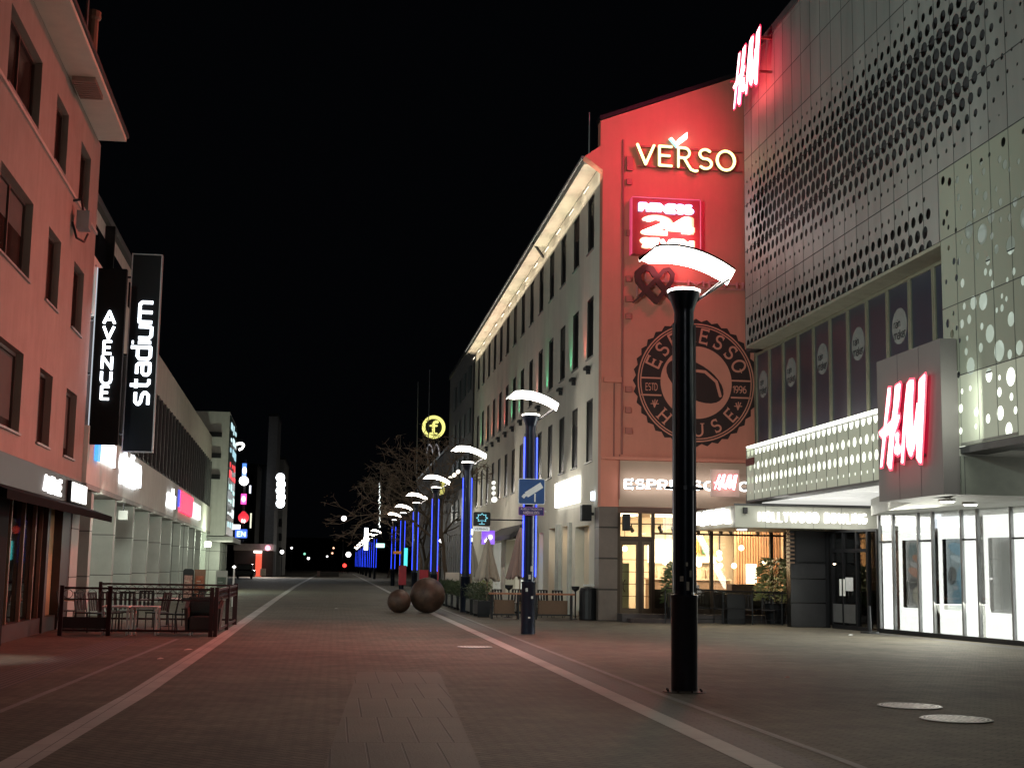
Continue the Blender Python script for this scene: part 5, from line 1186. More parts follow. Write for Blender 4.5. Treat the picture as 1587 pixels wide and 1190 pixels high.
# ================================================================== spheres
RUST = M('rusted steel', (.085, .048, .032), .55, .25, .6, 3, .3, 30)
def ball(name, x, y, r, label):
    me = bpy.data.meshes.new(name); bm = bmesh.new(); bmesh.ops.create_uvsphere(bm, u_segments=48, v_segments=28, radius=r); bm.to_mesh(me); bm.free()
    for p in me.polygons: p.use_smooth = True
    me.materials.append(RUST); o = bpy.data.objects.new(name, me); COL.objects.link(o); o.location = (x, y, r - .01)
    return tag(o, label, 'sphere')
def gsphere(name, px0, px1, pyb, label):
    x, y = grd((px0 + px1) / 2, pyb - 1); r = (px1 - px0) / 2 * y / FPX; ball(name, x, y, r, label)
gsphere('stone_sphere', 600, 636, 950.5, 'smaller of the two rusty steel spheres on the paving')
gsphere('stone_sphere', 635, 689, 950.5, 'bigger of the two rusty steel spheres on the paving')

# ================================================================== manholes, litter
IRON = M('worn iron', (.5, .46, .43), .45, .4, .4, 8)
def manhole(px, py, r, label):
    x, y = grd(px, py); t = thing('manhole_cover', (x, y, 0), label, 'manhole cover', 'round manhole covers')
    MB().lathe([(r, .002), (r, .012), (r - .05, .013), (r - .06, .006)], 40, (x, y)).build('rim', M('iron rim', (.12, .11, .1), .45, .8), t)
    d = MB(); d.lathe([(r - .065, .003), (r - .065, .010), (.02, .0105)], 40, (x, y))
    d.build('plate', M('iron plate dark', (.05, .045, .045), .5, .7), t)
    b_ = MB()
    for i in range(-5, 6):
        xx = i * .066; L = math.sqrt(max(0, (r - .09) ** 2 - xx * xx))
        if L > .04: b_.box(x + xx - .018, x + xx + .018, y - L, y + L, .0106, .016)
    b_.build('ribs', IRON, t)
    b_ = MB()
    for rr_ in (r - .03, r - .075):
        b_.add([(x + (rr_ + s_) * math.cos(2 * PI * i / 48), y + (rr_ + s_) * math.sin(2 * PI * i / 48), .0175) for i in range(48) for s_ in (-.01, .01)], [(2 * i, 2 * i + 1, (2 * i + 3) % 96, (2 * i + 2) % 96) for i in range(48)])
    b_.build('raised_ring', IRON, t)
manhole(1410, 1094.6, .40, 'farther of the two ribbed manhole covers at lower right')
manhole(1482, 1115, .41, 'nearer of the two ribbed manhole covers at lower right')
manhole(736, 1003, .38, 'dark manhole cover in the middle distance left of the pale strip')
def litter(px, py, sx, sy, label, col=(.55, .5, .45), rz=.4):
    x, y = grd(px, py); mb = MB(); mb.add([(-sx, -sy, .004), (sx, -sy * .7, .012), (sx * .8, sy, .02), (-sx * .7, sy * .8, .006), (0, 0, .03)], [(0, 1, 4), (1, 2, 4), (2, 3, 4), (3, 0, 4)])
    o = mb.build('paper_scrap', M('scrap %.2f' % col[0], col, .8)); o.location = (x, y, 0); o.rotation_euler = (0, 0, rz); tag(o, label, 'litter')
litter(291, 1007, .09, .06, 'crumpled paper scrap on the paving right of the terrace')
litter(248, 1021, .06, .05, 'smaller paper scrap on the paving below the terrace')
litter(1020, 941, .05, .03, 'tiny scrap near the cafe step', (.5, .48, .44))
litter(521, 943, .07, .05, 'yellowish leaf lying on the open paving', (.5, .45, .2))
litter(1318, 984, .07, .06, 'white plastic cup scrap by the entrance door', (.7, .7, .7))
litter(1220, 1050, .06, .02, 'reddish scrap on the paving right of the nearest lamp', (.4, .2, .18))
rnl = random.Random(9)
lv_ = MB()
for i in range(260):
    x, y = rnl.uniform(-6, 14), rnl.uniform(9, 46); s_ = rnl.uniform(.008, .022); a = rnl.random() * 6.28
    lv_.add([(x + s_ * math.cos(a + k * 1.57) * (1 if k % 2 else .5), y + s_ * math.sin(a + k * 1.57) * (1 if k % 2 else .5), .006 + .004 * (k % 2)) for k in range(4)], [(0, 1, 2, 3)])
tag(lv_.build('fallen_leaves', M('dry leaf bits', (.20, .15, .08), .9, 0, .7, 3)), 'scattered dry leaf fragments over the paving', 'leaves', kind='stuff')
# stand sign beside the entrance
ws = thing('post_stand', grd(1348, 981) + (0,), 'black rubber footed post stand before the bright shop windows', 'stand')
x, y = ws.location.x, ws.location.y
MB().lathe([(.27, 0), (.25, .05), (.06, .06)], 16, (x, y)).build('foot', BLACK, ws); MB().lathe([(.06, .06), (.035, .75), (.02, .77)], 10, (x, y)).build('post', BLACK, ws)

# ================================================================== left terrace
TR = M('oxblood metal', (.04, .010, .010), .4, .3)
TZ = 32.0
def fence_run(pts, label, loops=True, solid=None):
    t = thing('terrace_fence', (pts[0][0], pts[0][1], 0), label, 'fence', 'terrace fence panels')
    for (x0, y0), (x1, y1) in zip(pts, pts[1:]):
        L = math.hypot(x1 - x0, y1 - y0); ux, uy = (x1 - x0) / L, (y1 - y0) / L
        mp = lambda u, d, z, x0=x0, y0=y0, ux=ux, uy=uy: (x0 + ux * u - uy * d, y0 + uy * u + ux * d, z)
        r_ = MB(mp); r_.box(.05, L - .05, -.025, .025, 1.04, 1.09).box(.05, L - .05, -.015, .015, .80, .83).box(.05, L - .05, -.02, .02, .10, .15); r_.build('rail', TR, t)
        if solid: MB(mp).box(.05, L - .05, -.008, .008, .16, solid).build('infill', M('dark infill', (.02, .01, .01), .6), t)
        if loops:
            lp = MB(mp); n = int(L / .24)
            for i in range(n):
                cu = (i + .5) * L / n
                pts_ = [(cu + .1 * math.cos(k * PI / 6), 0, .93 + .1 * math.sin(k * PI / 6)) for k in range(13)]
                lp.path(pts_, .008, 4)
            lp.build('loops', TR, t)
    for x_, y_ in pts: MB().box(x_ - .045, x_ + .045, y_ - .045, y_ + .045, 0, 1.12).build('post', TR, t)
    return t
fence_run([(-6.1, 32), (-5.05, 32)], 'dark terrace fence panel with low infill, leftmost of the front run', True, .42)
fence_run([(-5.05, 32.02), (-2.78, 32.02)], 'dark red terrace fence panel with loops, right of the front run', True)
fence_run([(-2.68, 32.1), (-2.68, 35.4), (-2.7, 38.6)], 'dark red terrace fence run going back along the street side', True)
fence_run([(-6.4, 38.9), (-2.75, 38.8)], 'dark red terrace fence run at the far end of the terrace', True)
TM = M('pale metal legs', (.8, .74, .72), .5, .0); TT = M('pale table top', (.7, .62, .6), .45)
CHM = M('dark chair metal', (.03, .025, .025), .45, .4); WICK = M('dark wicker', (.03, .022, .018), .7, 0, .5, 40, .6, 120)
def table(x, y, w_, h, label, sq=True, grp='small square terrace tables'):
    t = thing('terrace_table' if h > .6 else 'terrace_stool', (x, y, 0), label, 'table' if h > .6 else 'stool', grp)
    if sq:
        MB().box(x - w_ / 2, x + w_ / 2, y - w_ / 2, y + w_ / 2, h - .04, h).build('table_top', TT, t, bev=.006)
        for sx in (-1, 1):
            for sy in (-1, 1): MB().box(x + sx * (w_ / 2 - .03) - .02, x + sx * (w_ / 2 - .03) + .02, y + sy * (w_ / 2 - .03) - .02, y + sy * (w_ / 2 - .03) + .02, 0, h - .041).build('leg', TM, t)
    else:
        MB().lathe([(w_ / 2, h - .03), (w_ / 2, h), (.02, h + .001)], 24, (x, y)).build('table_top', TT, t)
        MB().lathe([(.22, 0), (.2, .02), (.03, .04), (.03, h - .031)], 16, (x, y)).build('pedestal', CHM, t)
    return t
xx = lambda px, Y: ony(px, 900, Y)[0]
table(xx(184, 32.6), 32.65, .60, .66, 'square pink edged table with pale legs, left of the front pair')
table(xx(228, 32.6), 32.65, .60, .66, 'square pink edged table with pale legs, right of the front pair')
table(xx(212, 35.5), 35.5, .8, .74, 'round terrace table behind the two square tables', False, None)
table(xx(120, 34.5), 34.5, .7, .74, 'round terrace table at the left, near the shop window', False, None)
table(xx(262, 37.2), 37.2, .7, .74, 'round terrace table farthest back, near the arcade pillars', False, None)
def chair(label, loc, rz, slats=4):
    t = thing('terrace_chair', (0, 0, 0), label, 'chair', 'dark terrace chairs')
    MB().box(-.21, .21, -.21, .21, .43, .46).build('seat', CHM, t)
    for sx in (-1, 1):
        MB().tube((sx * .19, -.19, 0), (sx * .19, -.19, .43), .014).build('leg', CHM, t)
        MB().path([(sx * .19, .24, 0), (sx * .19, .19, .44), (sx * .18, .27, .9)], .014).build('leg', CHM, t)
    b_ = MB()
    for i in range(slats):
        x0 = -.15 + i * .1; b_.add([(x0 - .03, .20, .5), (x0 + .03, .20, .5), (x0 + .03, .275, .92), (x0 - .03, .275, .92), (x0 - .03, .215, .5), (x0 + .03, .215, .5), (x0 + .03, .29, .92), (x0 - .03, .29, .92)], [(0, 1, 2, 3), (4, 7, 6, 5), (0, 4, 5, 1), (3, 2, 6, 7), (0, 3, 7, 4), (1, 5, 6, 2)])
    b_.box(-.19, .19, .26, .285, .9, .94); b_.build('backrest', CHM, t)
    t.location = loc; t.rotation_euler = (0, 0, rz); return t
c0 = chair('tall slatted chair behind the right square table, nearest to the armchair', (xx(285, 33.6), 33.6, 0), -1.3)
for px, Y, rz, lab in ((262, 33.8, -1.5, 'tall slatted chair just left of the one beside the armchair'), (246, 34.6, -2.0, 'slatted chair turned away behind the right square table'), (176, 34.2, .5, 'slatted chair facing us behind the left square table'),
                       (160, 33.6, 1.2, 'slatted chair at the left end of the square tables'), (200, 34.8, .2, 'slatted chair between the square tables and the round one'), (138, 33.9, 1.0, 'slatted chair leaning in beside the left round table'),
                       (100, 35.2, 2.2, 'slatted chair nearest the shop window'), (228, 36.4, .1, 'slatted chair with its back to the arcade'), (300, 37.6, -1.0, 'slatted chair by the far terrace fence')):
    copy_tree(c0, loc=(xx(px, Y), Y, 0), rz=rz, label=lab)
ac = thing('wicker_armchair', (xx(318, 32.8), 32.8, 0), 'dark wicker armchair in the right front corner of the terrace', 'armchair')
x, y = ac.location.x, ac.location.y
MB().box(x - .3, x + .3, y - .28, y + .28, .12, .44).build('seat', WICK, ac, bev=.03)
MB().add([(x - .36, y + .22, .12), (x + .36, y + .22, .12), (x + .40, y + .34, .88), (x - .40, y + .34, .88), (x - .36, y + .3, .12), (x + .36, y + .3, .12), (x + .40, y + .42, .88), (x - .40, y + .42, .88)], [(0, 1, 2, 3), (4, 7, 6, 5), (0, 4, 5, 1), (3, 2, 6, 7), (0, 3, 7, 4), (1, 5, 6, 2)]).build('backrest', WICK, ac, bev=.03)
for sx in (-1, 1): MB().add([(x + sx * .32, y - .3, .12), (x + sx * .38, y - .3, .12), (x + sx * .42, y - .3, .62), (x + sx * .34, y - .3, .62), (x + sx * .32, y + .3, .12), (x + sx * .38, y + .3, .12), (x + sx * .44, y + .34, .8), (x + sx * .36, y + .34, .8)], [(0, 1, 2, 3), (4, 7, 6, 5), (0, 4, 5, 1), (3, 2, 6, 7), (0, 3, 7, 4), (1, 5, 6, 2)]).build('arm', WICK, ac)
for sx in (-1, 1):
    for sy in (-1, 1): MB().tube((x + sx * .27, y + sy * .24, 0), (x + sx * .27, y + sy * .24, .12), .02).build('leg', TM, ac)
# sandwich boards
def aboard(px0, px1, pyt, Y, label, mats, rounded=False):
    (a, z1), (c, z0) = ony(px0, pyt, Y), ony(px1, pyt, Y)
    t = thing('sandwich_board', ((a + c) / 2, Y, 0), label, 'menu board')
    sh = rr(a, c, .05, z1, .12 if rounded else .02) if rounded else [(a, .05), (c, .05), (c, z1), (a, z1)]
    plate(MB(frontm(Y)), [sh], -.03, 0).build('board', mats[0], t)
    plate(MB(frontm(Y)), [[(a + .06, .2), (c - .06, .2), (c - .06, z1 - .28), (a + .06, z1 - .28)]], .001, .006).build('poster', mats[1], t)
    ln = MB(frontm(Y))
    for i in range(5): ln.box(a + .1, c - .1 - .1 * (i % 3), .007, .009, .35 + i * (z1 - .75) / 5, .39 + i * (z1 - .75) / 5)
    ln.build('poster_bands', mats[2], t)
    MB().box(a, a + .04, Y + .03, Y + .45, 0, .06).box(c - .04, c, Y + .03, Y + .45, 0, .06).build('foot', BLACK, t)
aboard(284, 301, 881, 60, 'black arched menu board with a food picture behind the terrace', (BLACK, M('food photo', (.45, .25, .2), .6, 0, .8, 10), M('cream band', (.6, .5, .4), .6)), True)
aboard(302, 319, 882, 61, 'orange brown menu board behind the terrace, right of the arched one', (M('wood edge', (.25, .13, .08), .6), M('orange poster', (.4, .12, .06), .6, 0, .5, 8), M('cream band', (.6, .5, .4), .6)))
aboard(335, 353, 884, 62, 'grey green chalk menu board rightmost behind the terrace', (M('pale edge', (.4, .4, .36), .6), M('chalk green', (.12, .15, .12), .8, 0, .4, 6), M('chalk', (.3, .32, .3), .8)))
(x, _z) = ony(362, 900, 55)
pt = thing('marker_post', (x, 55, 0), 'slim metal post with a small lit cap beyond the terrace', 'post')
MB().lathe([(.04, 0), (.03, 1.5)], 8, (x, 55)).build('post', WHITEP, pt); MB().lathe([(.02, 1.5), (.08, 1.54), (.02, 1.6)], 10, (x, 55)).build('cap', EWHITE, pt)

# ================================================================== right hand terrace
HG = M('hedge leaf', (.035, .055, .022), .6, 0, .6, 5); HGY = M('yellow green leaf', (.22, .24, .05), .6, 0, .5, 5)
def hedge(x, y, label, seed, mat=HG):
    rn = random.Random(seed); t = thing('planter_hedge', (x, y, 0), label, 'hedge planter', 'dark hedge planters along the terrace')
    MB().box(x - .22, x + .22, y - .8, y + .8, .1, .55).build('planter', BLACK, t)
    for sy in (-.7, .7): MB().box(x - .2, x + .2, y + sy - .03, y + sy + .03, 0, .1).build('foot', BLACK, t)
    lf = MB()
    for k in range(900):
        c = Vector((x + rn.gauss(0, .15), y + rn.uniform(-.8, .8), .5 + .55 * rn.random() ** .8 + .08 * math.sin(k * 12.9))); d = Vector((rn.uniform(-1, 1), rn.uniform(-1, 1), rn.uniform(-.5, 1))).normalized(); w_ = d.orthogonal().normalized() * .018
        lf.add([tuple(c), tuple(c + d * .04 + w_), tuple(c + d * .09), tuple(c + d * .04 - w_)], [(0, 1, 2, 3)])
    lf.build('foliage', mat, t); return t
hn = ['nearest the long bench table', 'second from the bench table', 'third from the bench table', 'fourth, beside the third lamp post', 'fifth, behind the third lamp post', 'sixth, near the red kiosks', 'seventh, farthest of the row']
for i in range(7):
    y = 47.2 + i * 2.5; hedge(5.05 - .02 * i, y, 'dark leafy hedge planter, ' + hn[i], 20 + i)
hedge(6.6, 60.8, 'yellowish leafy planter beside the middle parasol', 40, HGY)
PW = M('bench slats', (.30, .12, .06), .55, 0, .3, 6)
for k, (p0, p1, lab) in enumerate(((758, 808, 'long wooden counter plank left of the second lamp post'), (826, 890, 'long wooden counter plank right of the second lamp post'))):
    Y = 45.2; a, c = xx(p0, Y), xx(p1, Y)
    t = thing('counter_bench', ((a + c) / 2, Y, 0), lab, 'bench table')
    MB().box(a, c, Y - .16, Y + .16, .80, .86).build('table_top', PW, t, bev=.005)
    for x_ in (a + .08, c - .12): MB().box(x_, x_ + .05, Y - .14, Y + .14, 0, .8).build('leg', BLACK, t)
    MB().box(a + .2, c - .2, Y + .1, Y + .14, .15, .62).build('slatted_back', M('brown slats', (.13, .07, .04), .7, 0, .4, 30), t)
    MB().box(a + .1, c - .1, Y - .02, Y + .02, .12, .17).build('foot_rail', BLACK, t)
for k, (px, Y, lab) in enumerate(((775, 47, 'wicker terrace chair behind the left counter plank'), (797, 48, 'terrace chair tucked behind the second lamp post'), (845, 47, 'terrace chair behind the right counter plank, left one'), (866, 47, 'terrace chair behind the right counter plank, right one'), (1120, 43.4, 'dark chair behind the cafe railing, leftmost'), (1160, 43.3, 'dark chair behind the cafe railing, middle'), (1190, 43.3, 'dark chair behind the cafe railing, right one'))):
    copy_tree(c0, loc=(xx(px, Y), Y, 0.0), rz=[.3, -.5, .2, 2.8, .4, 2.6, -.3][k], label=lab)
for k, (px, Y, lab) in enumerate(((789, 46.4, 'black cup shaped ash bin behind the left counter plank'), (892, 45.4, 'black cup shaped ash bin at the right end of the counter'))):
    x = xx(px, Y); MBa = MB().lathe([(.16, 0), (.14, .02), (.025, .04), (.025, .92), (.13, 1.0), (.14, 1.1), (.1, 1.1)], 14, (x, Y)); tag(MBa.build('ash_bin', BLACK, loc=(x, Y, 0)), lab, 'bin')
x = xx(910, 45.2); tb_ = thing('waste_bin', (x, 45.0, 0), 'bulky black covered bin beside the brown stone pier', 'bin')
MB().lathe([(.28, 0), (.3, .04), (.3, .95), (.26, 1.05), (.1, 1.1)], 18, (x, 45.0)).build('body', BLACK, tb_)
gl = MB()
for i in range(6): gl.lathe([(.02, 1.1), (.035, 1.12), (.03, 1.17), (.01, 1.18)], 6, (x - .16 + i * .065, 44.9 + .03 * (i % 2)))
gl.build('rim_studs', WHITEP, tb_)
# parasols
CLOTH = M('beige canvas', (.36, .32, .27), .9, 0, .1)
def parasol(x, y, s, label, mat=CLOTH):
    t = thing('closed_parasol', (x, y, 0), label, 'parasol', 'closed parasols')
    MB().lathe([(.3, 0), (.3, .08), (.05, .1)], 16, (x, y)).build('base', BLACK, t)
    MB().lathe([(.03, .1), (.03, 2.7 * s)], 8, (x, y)).build('pole', M('parasol wood', (.3, .2, .12), .6), t)
    mb = MB(); prof = [(.05, 2.85), (.10, 2.7), (.15, 2.5), (.22, 2.1), (.32, 1.65), (.44, 1.28), (.36, 1.22)]; n = 32; vs = []; fs = []
    for j, (r_, z) in enumerate(prof):
        for i in range(n):
            a = 2 * PI * i / n; f = 1 + (.28 * math.cos(8 * a) + .06 * math.sin(3 * a)) * min(1, j / 3.)
            zz = z * s - (.14 * max(0, math.cos(8 * a)) if j >= 5 else 0)
            vs.append((x + r_ * f * math.cos(a), y + r_ * f * math.sin(a), zz))
    for j in range(len(prof) - 1):
        for i in range(n): fs.append((j * n + i, j * n + (i + 1) % n, (j + 1) * n + (i + 1) % n, (j + 1) * n + i))
    fs.append(tuple(range(n))); mb.add(vs, fs); mb.build('canopy', mat, t, smooth=True)
    MB().lathe([(.03, 2.85 * s), (.04, 2.9 * s), (.01, 2.96 * s)], 8, (x, y)).build('finial', BLACK, t)
parasol(xx(755, 57), 57, 1.0, 'closed beige parasol standing in the middle above the hedge')
parasol(xx(730, 68), 68, 1.0, 'closed beige parasol half hidden behind the third lamp post')
parasol(xx(806, 51), 51, 1.12, 'closed pinkish parasol half hidden behind the second lamp post', M('pink canvas', (.38, .25, .22), .9, 0, .1))
# cafe railing
cr = thing('cafe_railing', (11.6, 42.9, 0), 'black metal railing in front of the cafe windows', 'railing')
MB().path([(10.5, 42.9, 1.12), (12.4, 42.9, 1.06), (15.0, 42.2, 1.0)], .025).build('top_rail', BLACK, cr)
MB().path([(10.5, 42.9, .5), (12.4, 42.9, .5), (15.0, 42.2, .5)], .014).path([(10.5, 42.9, .15), (12.4, 42.9, .15), (15.0, 42.2, .15)], .014).build('lower_rail', BLACK, cr)
for x_, y_ in ((10.5, 42.9), (11.4, 42.9), (12.4, 42.9), (13.3, 42.66), (14.2, 42.42), (15.0, 42.2)): MB().tube((x_, y_, 0), (x_, y_, 1.08), .022).build('post', BLACK, cr)
for k, x_ in enumerate((11.0, 12.9)):
    t = thing('planter_box', (x_, 43.3, 0), 'black square planter box behind the cafe railing, %s' % ('left one' if k == 0 else 'right one'), 'planter')
    MB().box(x_ - .3, x_ + .3, 43.1, 43.5, 0, .95).build('box', BLACK, t, bev=.01); MB().box(x_ - .27, x_ + .27, 43.13, 43.47, .951, .97).build('soil', M('soil', (.03, .02, .015), .9), t)
# ================================================================== signs along the right side
lf_ = thing('leaf_blade_sign', (xx(746, 62), 62, 4), 'black blade sign with a thin blue leaf outline and white lower plate', 'sign')
f10 = frontm(62); (a, z1), (c, z0) = ony(734, 793, 62), ony(760, 815, 62)
plate(MB(f10), [rr(a, c, z0, z1, .08)], -.12, 0).build('panel', BLACK, lf_)
cx, cz = (a + c) / 2, (z0 + z1) / 2 + .05
lpts = [(cx + r_ * math.cos(t_), cz + r_ * math.sin(t_) * .8) for t_, r_ in [(math.radians(-70 + i * 320 / 14 * 1.0 + 0), (.26 if i % 2 else .17)) for i in range(15)]]
plate(MB(f10), strokes(lpts, .03) + strokes([(cx, cz - .1), (cx, cz - .28)], .03) + strokes([(cx - .12, cz - .28), (cx + .12, cz - .28)], .03), .002, .015).build('leaf_outline', E('leaf neon', (.15, .6, .75), .9), lf_)
(a, z1), (c, z0) = ony(733, 816, 62), ony(759, 823, 62)
plate(MB(f10), [rr(a, c, z0, z1, .05)], -.1, 0).build('lower_plate', E('pale plate', (.8, .85, .85), .55), lf_)
q, _ = text2d('VERMAS', .18, .2); plate(MB(f10), fit(q, a + .08, c - .08, z0 + .05, z1 - .05), .002, .008).build('lettering', M('grey ink', (.1, .1, .1), .6), lf_)
MB().box(a + .7, 8.72, 62.05, 62.1, z0 + .5, z0 + .56).build('bracket', BLACK, lf_)
pxthing('violet_sign', 747, 767, 822, 843, 64, E('violet', (.22, .05, .75), 1.0), 'violet lit sign with a white arrow below the leaf sign', 'sign')
mb = MB(frontm(63.95)); q = [[(0, 0), (.2, .1), (.75, .55), (.75, .3), (1, .45), (.95, .8), (.5, .75), (.7, .65), (.1, .3)]]; a = at(751, 840, 63.9); c = at(763, 829, 63.9)
tag(plate(mb, fit(q, a.x, c.x, a.z, c.z), .0, .04).build('white_arrow', EWHITE), 'white arrow mark on the violet sign', 'sign')
pxthing('white_blade_sign', 728, 733, 820, 828, 66, EWHITE, 'small white lit blade sign left of the leaf sign plate', 'sign')
pxthing('white_blade_sign', 729, 733, 833, 839, 66, E('blade dim', (.8, .8, .75), 1), 'dimmer white lit blade sign just below', 'sign')
w = MB(rm); a, z1 = onx(861, 757, GX - .1); c, z0 = onx(896, 778, GX - .1)
(ya_, za_), (yb_, zb_) = onx(861, 787, 8.6), onx(896, 776, 8.6)
tag(MB(rm).box(yb_, ya_, .02, .14, za_ + .0, za_ + .95).build('white_light_sign', E('white wall sign', (1, .99, .94), 2.2)), 'bright white slanted light sign on the grey street front', 'sign')
tag(MB(rm).box(45.5, 45.75, .02, .12, 4.0, 4.3).build('small_wall_light', E('bluish small', (.75, .85, 1), 2)), 'small bluish white wall light beside the corner pier', 'lamp')
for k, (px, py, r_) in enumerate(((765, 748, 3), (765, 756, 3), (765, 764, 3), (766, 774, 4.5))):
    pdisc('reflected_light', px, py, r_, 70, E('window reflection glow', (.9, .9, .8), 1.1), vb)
nb = thing('neon_window_sign', (8.6, 57.8, 2.5), 'small blue and red neon sign in the narrow shop window', 'sign')
MB(rm).box(57.3, 58.2, -.5, -.45, 2.0, 2.35).build('blue_tube_text', E('neon blue', (.05, .3, 1), 1.6), nb); MB(rm).box(57.3, 58.3, -.5, -.45, 2.6, 2.9).build('red_tube_text', E('neon red', (1, .05, .1), .8), nb)

# far right buildings behind the block
fb2 = M('far right wall', (.10, .10, .10), .8)
fr_ = thing('far_building', (9.1, 92, 0), 'dark building just beyond the grey block with a lit strip canopy', 'building')
MB().box(9.0, 24, 88.5, 112, 0, 17.2).build('wall', fb2, fr_); MB().box(8.9, 24, 88.4, 112, 17.205, 17.5).build('roof', BLACK, fr_)
for z in (5, 8, 11, 14): 
    for y in range(5): MB().box(8.93, 8.99, 89.5 + y * 4, 91.5 + y * 4, z, z + 1.7).build('window', M('dim teal glass', (.03, .05, .05), .5), fr_)
MB().box(14, 20, 92, 100, 17.5, 24).build('roof_block', fb2, fr_)
lo = thing('low_mall', (7.6, 118, 0), 'dark mall building with a projecting canopy carrying yellow and white signs', 'building')
MB().box(9.2, 40, 113, 160, 0, 11.6).build('wall', fb2, lo); MB().box(9.1, 40, 112.9, 160, 11.61, 11.9).build('roof', BLACK, lo)
cpz = at(700, 740, 95)
MB().box(7.0, 9.1, 95, 113, 7.4, 7.9).build('canopy', fb2, lo)
for k, (px, py) in enumerate(((710, 731), (704, 736), (698, 741))):
    pdisc('canopy_downlight', px, py, 3.2, 96 + k * 4, E('canopy lamp', (1, .9, .75), 1.6), lo)
for k in range(14):
    x_ = 7.2 + k * .17; MB().box(x_, x_ + .05, 92 + k * .2, 92.1 + k * .2, .5, 3.9 - .0 * k).build('window', M('pale fin', (.2, .2, .2), .5), lo)
# ring sign
rg = thing('round_roof_sign', tuple(at(672, 680, 120)), 'yellow glowing ring sign with a letter f on a roof mast', 'sign')
c_ = at(672, 662, 120); k_ = 120 / FPX
YE = E('yellow ring', (.85, .80, .22), 1.15)
plate(MB(frontm(120)), [circ(18 * k_, 36, c_.x, c_.z)], 0, .25, [circ(13.2 * k_, 36, c_.x, c_.z)]).build('ring', YE, rg)
plate(MB(frontm(120)), [circ(13 * k_, 36, c_.x, c_.z)], -.1, .0).build('back_disc', BLACK, rg)
fp = strokes([(c_.x - .02, c_.z - .55), (c_.x - .02, c_.z + .3), (c_.x + .12, c_.z + .5), (c_.x + .32, c_.z + .46)], .24) + strokes([(c_.x - .32, c_.z + .12), (c_.x + .28, c_.z + .12)], .14) + strokes([(c_.x - .3, c_.z - .56), (c_.x + .28, c_.z - .56)], .13)
plate(MB(frontm(120)), fp, .01, .2).build('letter', YE, rg)
MB().tube((c_.x, 120.1, 9), (c_.x, 120.1, c_.z - 18 * k_), .08).build('mast', BLACK, rg)
(ax, az) = ony(665, 640, 118); (bx_, bz) = ony(666, 573, 118)
tag(MB().tube((ax, 118, 10), (bx_, 118, bz), .05, .03, 6).build('roof_mast', M('grey mast', (.3, .3, .32), .5, .3)), 'thin tall roof mast above the yellow ring sign', 'mast')
(ax, az) = ony(648, 640, 122); (bx_, bz) = ony(648, 592, 122)
tag(MB().tube((ax, 122, 10), (bx_, 122, bz), .05, .03, 6).build('roof_mast', M('grey mast', (.3, .3, .32), .5, .3)), 'shorter roof mast left of the yellow ring sign', 'mast')
c_ = at(671, 697, 119)
arch = strokes([(c_.x - .58, c_.z - .5), (c_.x - .48, c_.z + .2), (c_.x - .3, c_.z + .5), (c_.x - .12, c_.z + .2), (c_.x, c_.z - .3), (c_.x + .12, c_.z + .2), (c_.x + .3, c_.z + .5), (c_.x + .48, c_.z + .2), (c_.x + .58, c_.z - .5)], .09)
tag(plate(MB(frontm(119)), arch, 0, .15).build('arches_sign', E('faint arches', (.9, .85, .9), .28)), 'faint pale double arch outline under the yellow ring sign', 'sign')
c_ = at(686, 754, 80); q = fit([[(0, 0), (1, .1), (1, 1), (0, .95)]], c_.x - .15, c_.x + .15, c_.z - .5, c_.z + .5)
tag(plate(MB(frontm(80)), q, 0, .1).build('yellow_sign', E('dim yellow', (.65, .6, .12), .7)), 'small dim yellow hanging sign right of the fourth lamp', 'sign')
pxthing('teal_pillar', 626, 632, 849, 877, 100, E('teal ad', (.05, .7, .68), 1.2), 'teal lit advertising pillar behind the fifth lamp post, left one', 'advert pillar')
pxthing('teal_pillar', 642, 647, 848, 890, 96, MATS['light teal ad'], 'teal lit advertising pillar behind the fifth lamp post, right one', 'advert pillar')
RK = M('red kiosk paint', (.45, .02, .04), .5)
for k, (x0, x1, y0, y1, Y, lab) in enumerate(((618, 630, 876, 906, 84, 'red kiosk panel left of the fifth lamp post'), (650, 664, 883, 900, 78, 'dark red kiosk panel between the fourth and fifth lamp posts'), (673, 680, 876, 902, 74, 'bright red kiosk panel right of the fourth lamp post'))):
    pxthing('red_kiosk', x0, x1, y0, y1, Y, RK, lab, 'kiosk', .5)
pxthing('pale_counter', 691, 712, 887, 902, 72, M('pale counter', (.6, .52, .45), .6), 'pale counter box left of the third lamp post', 'counter', .5)
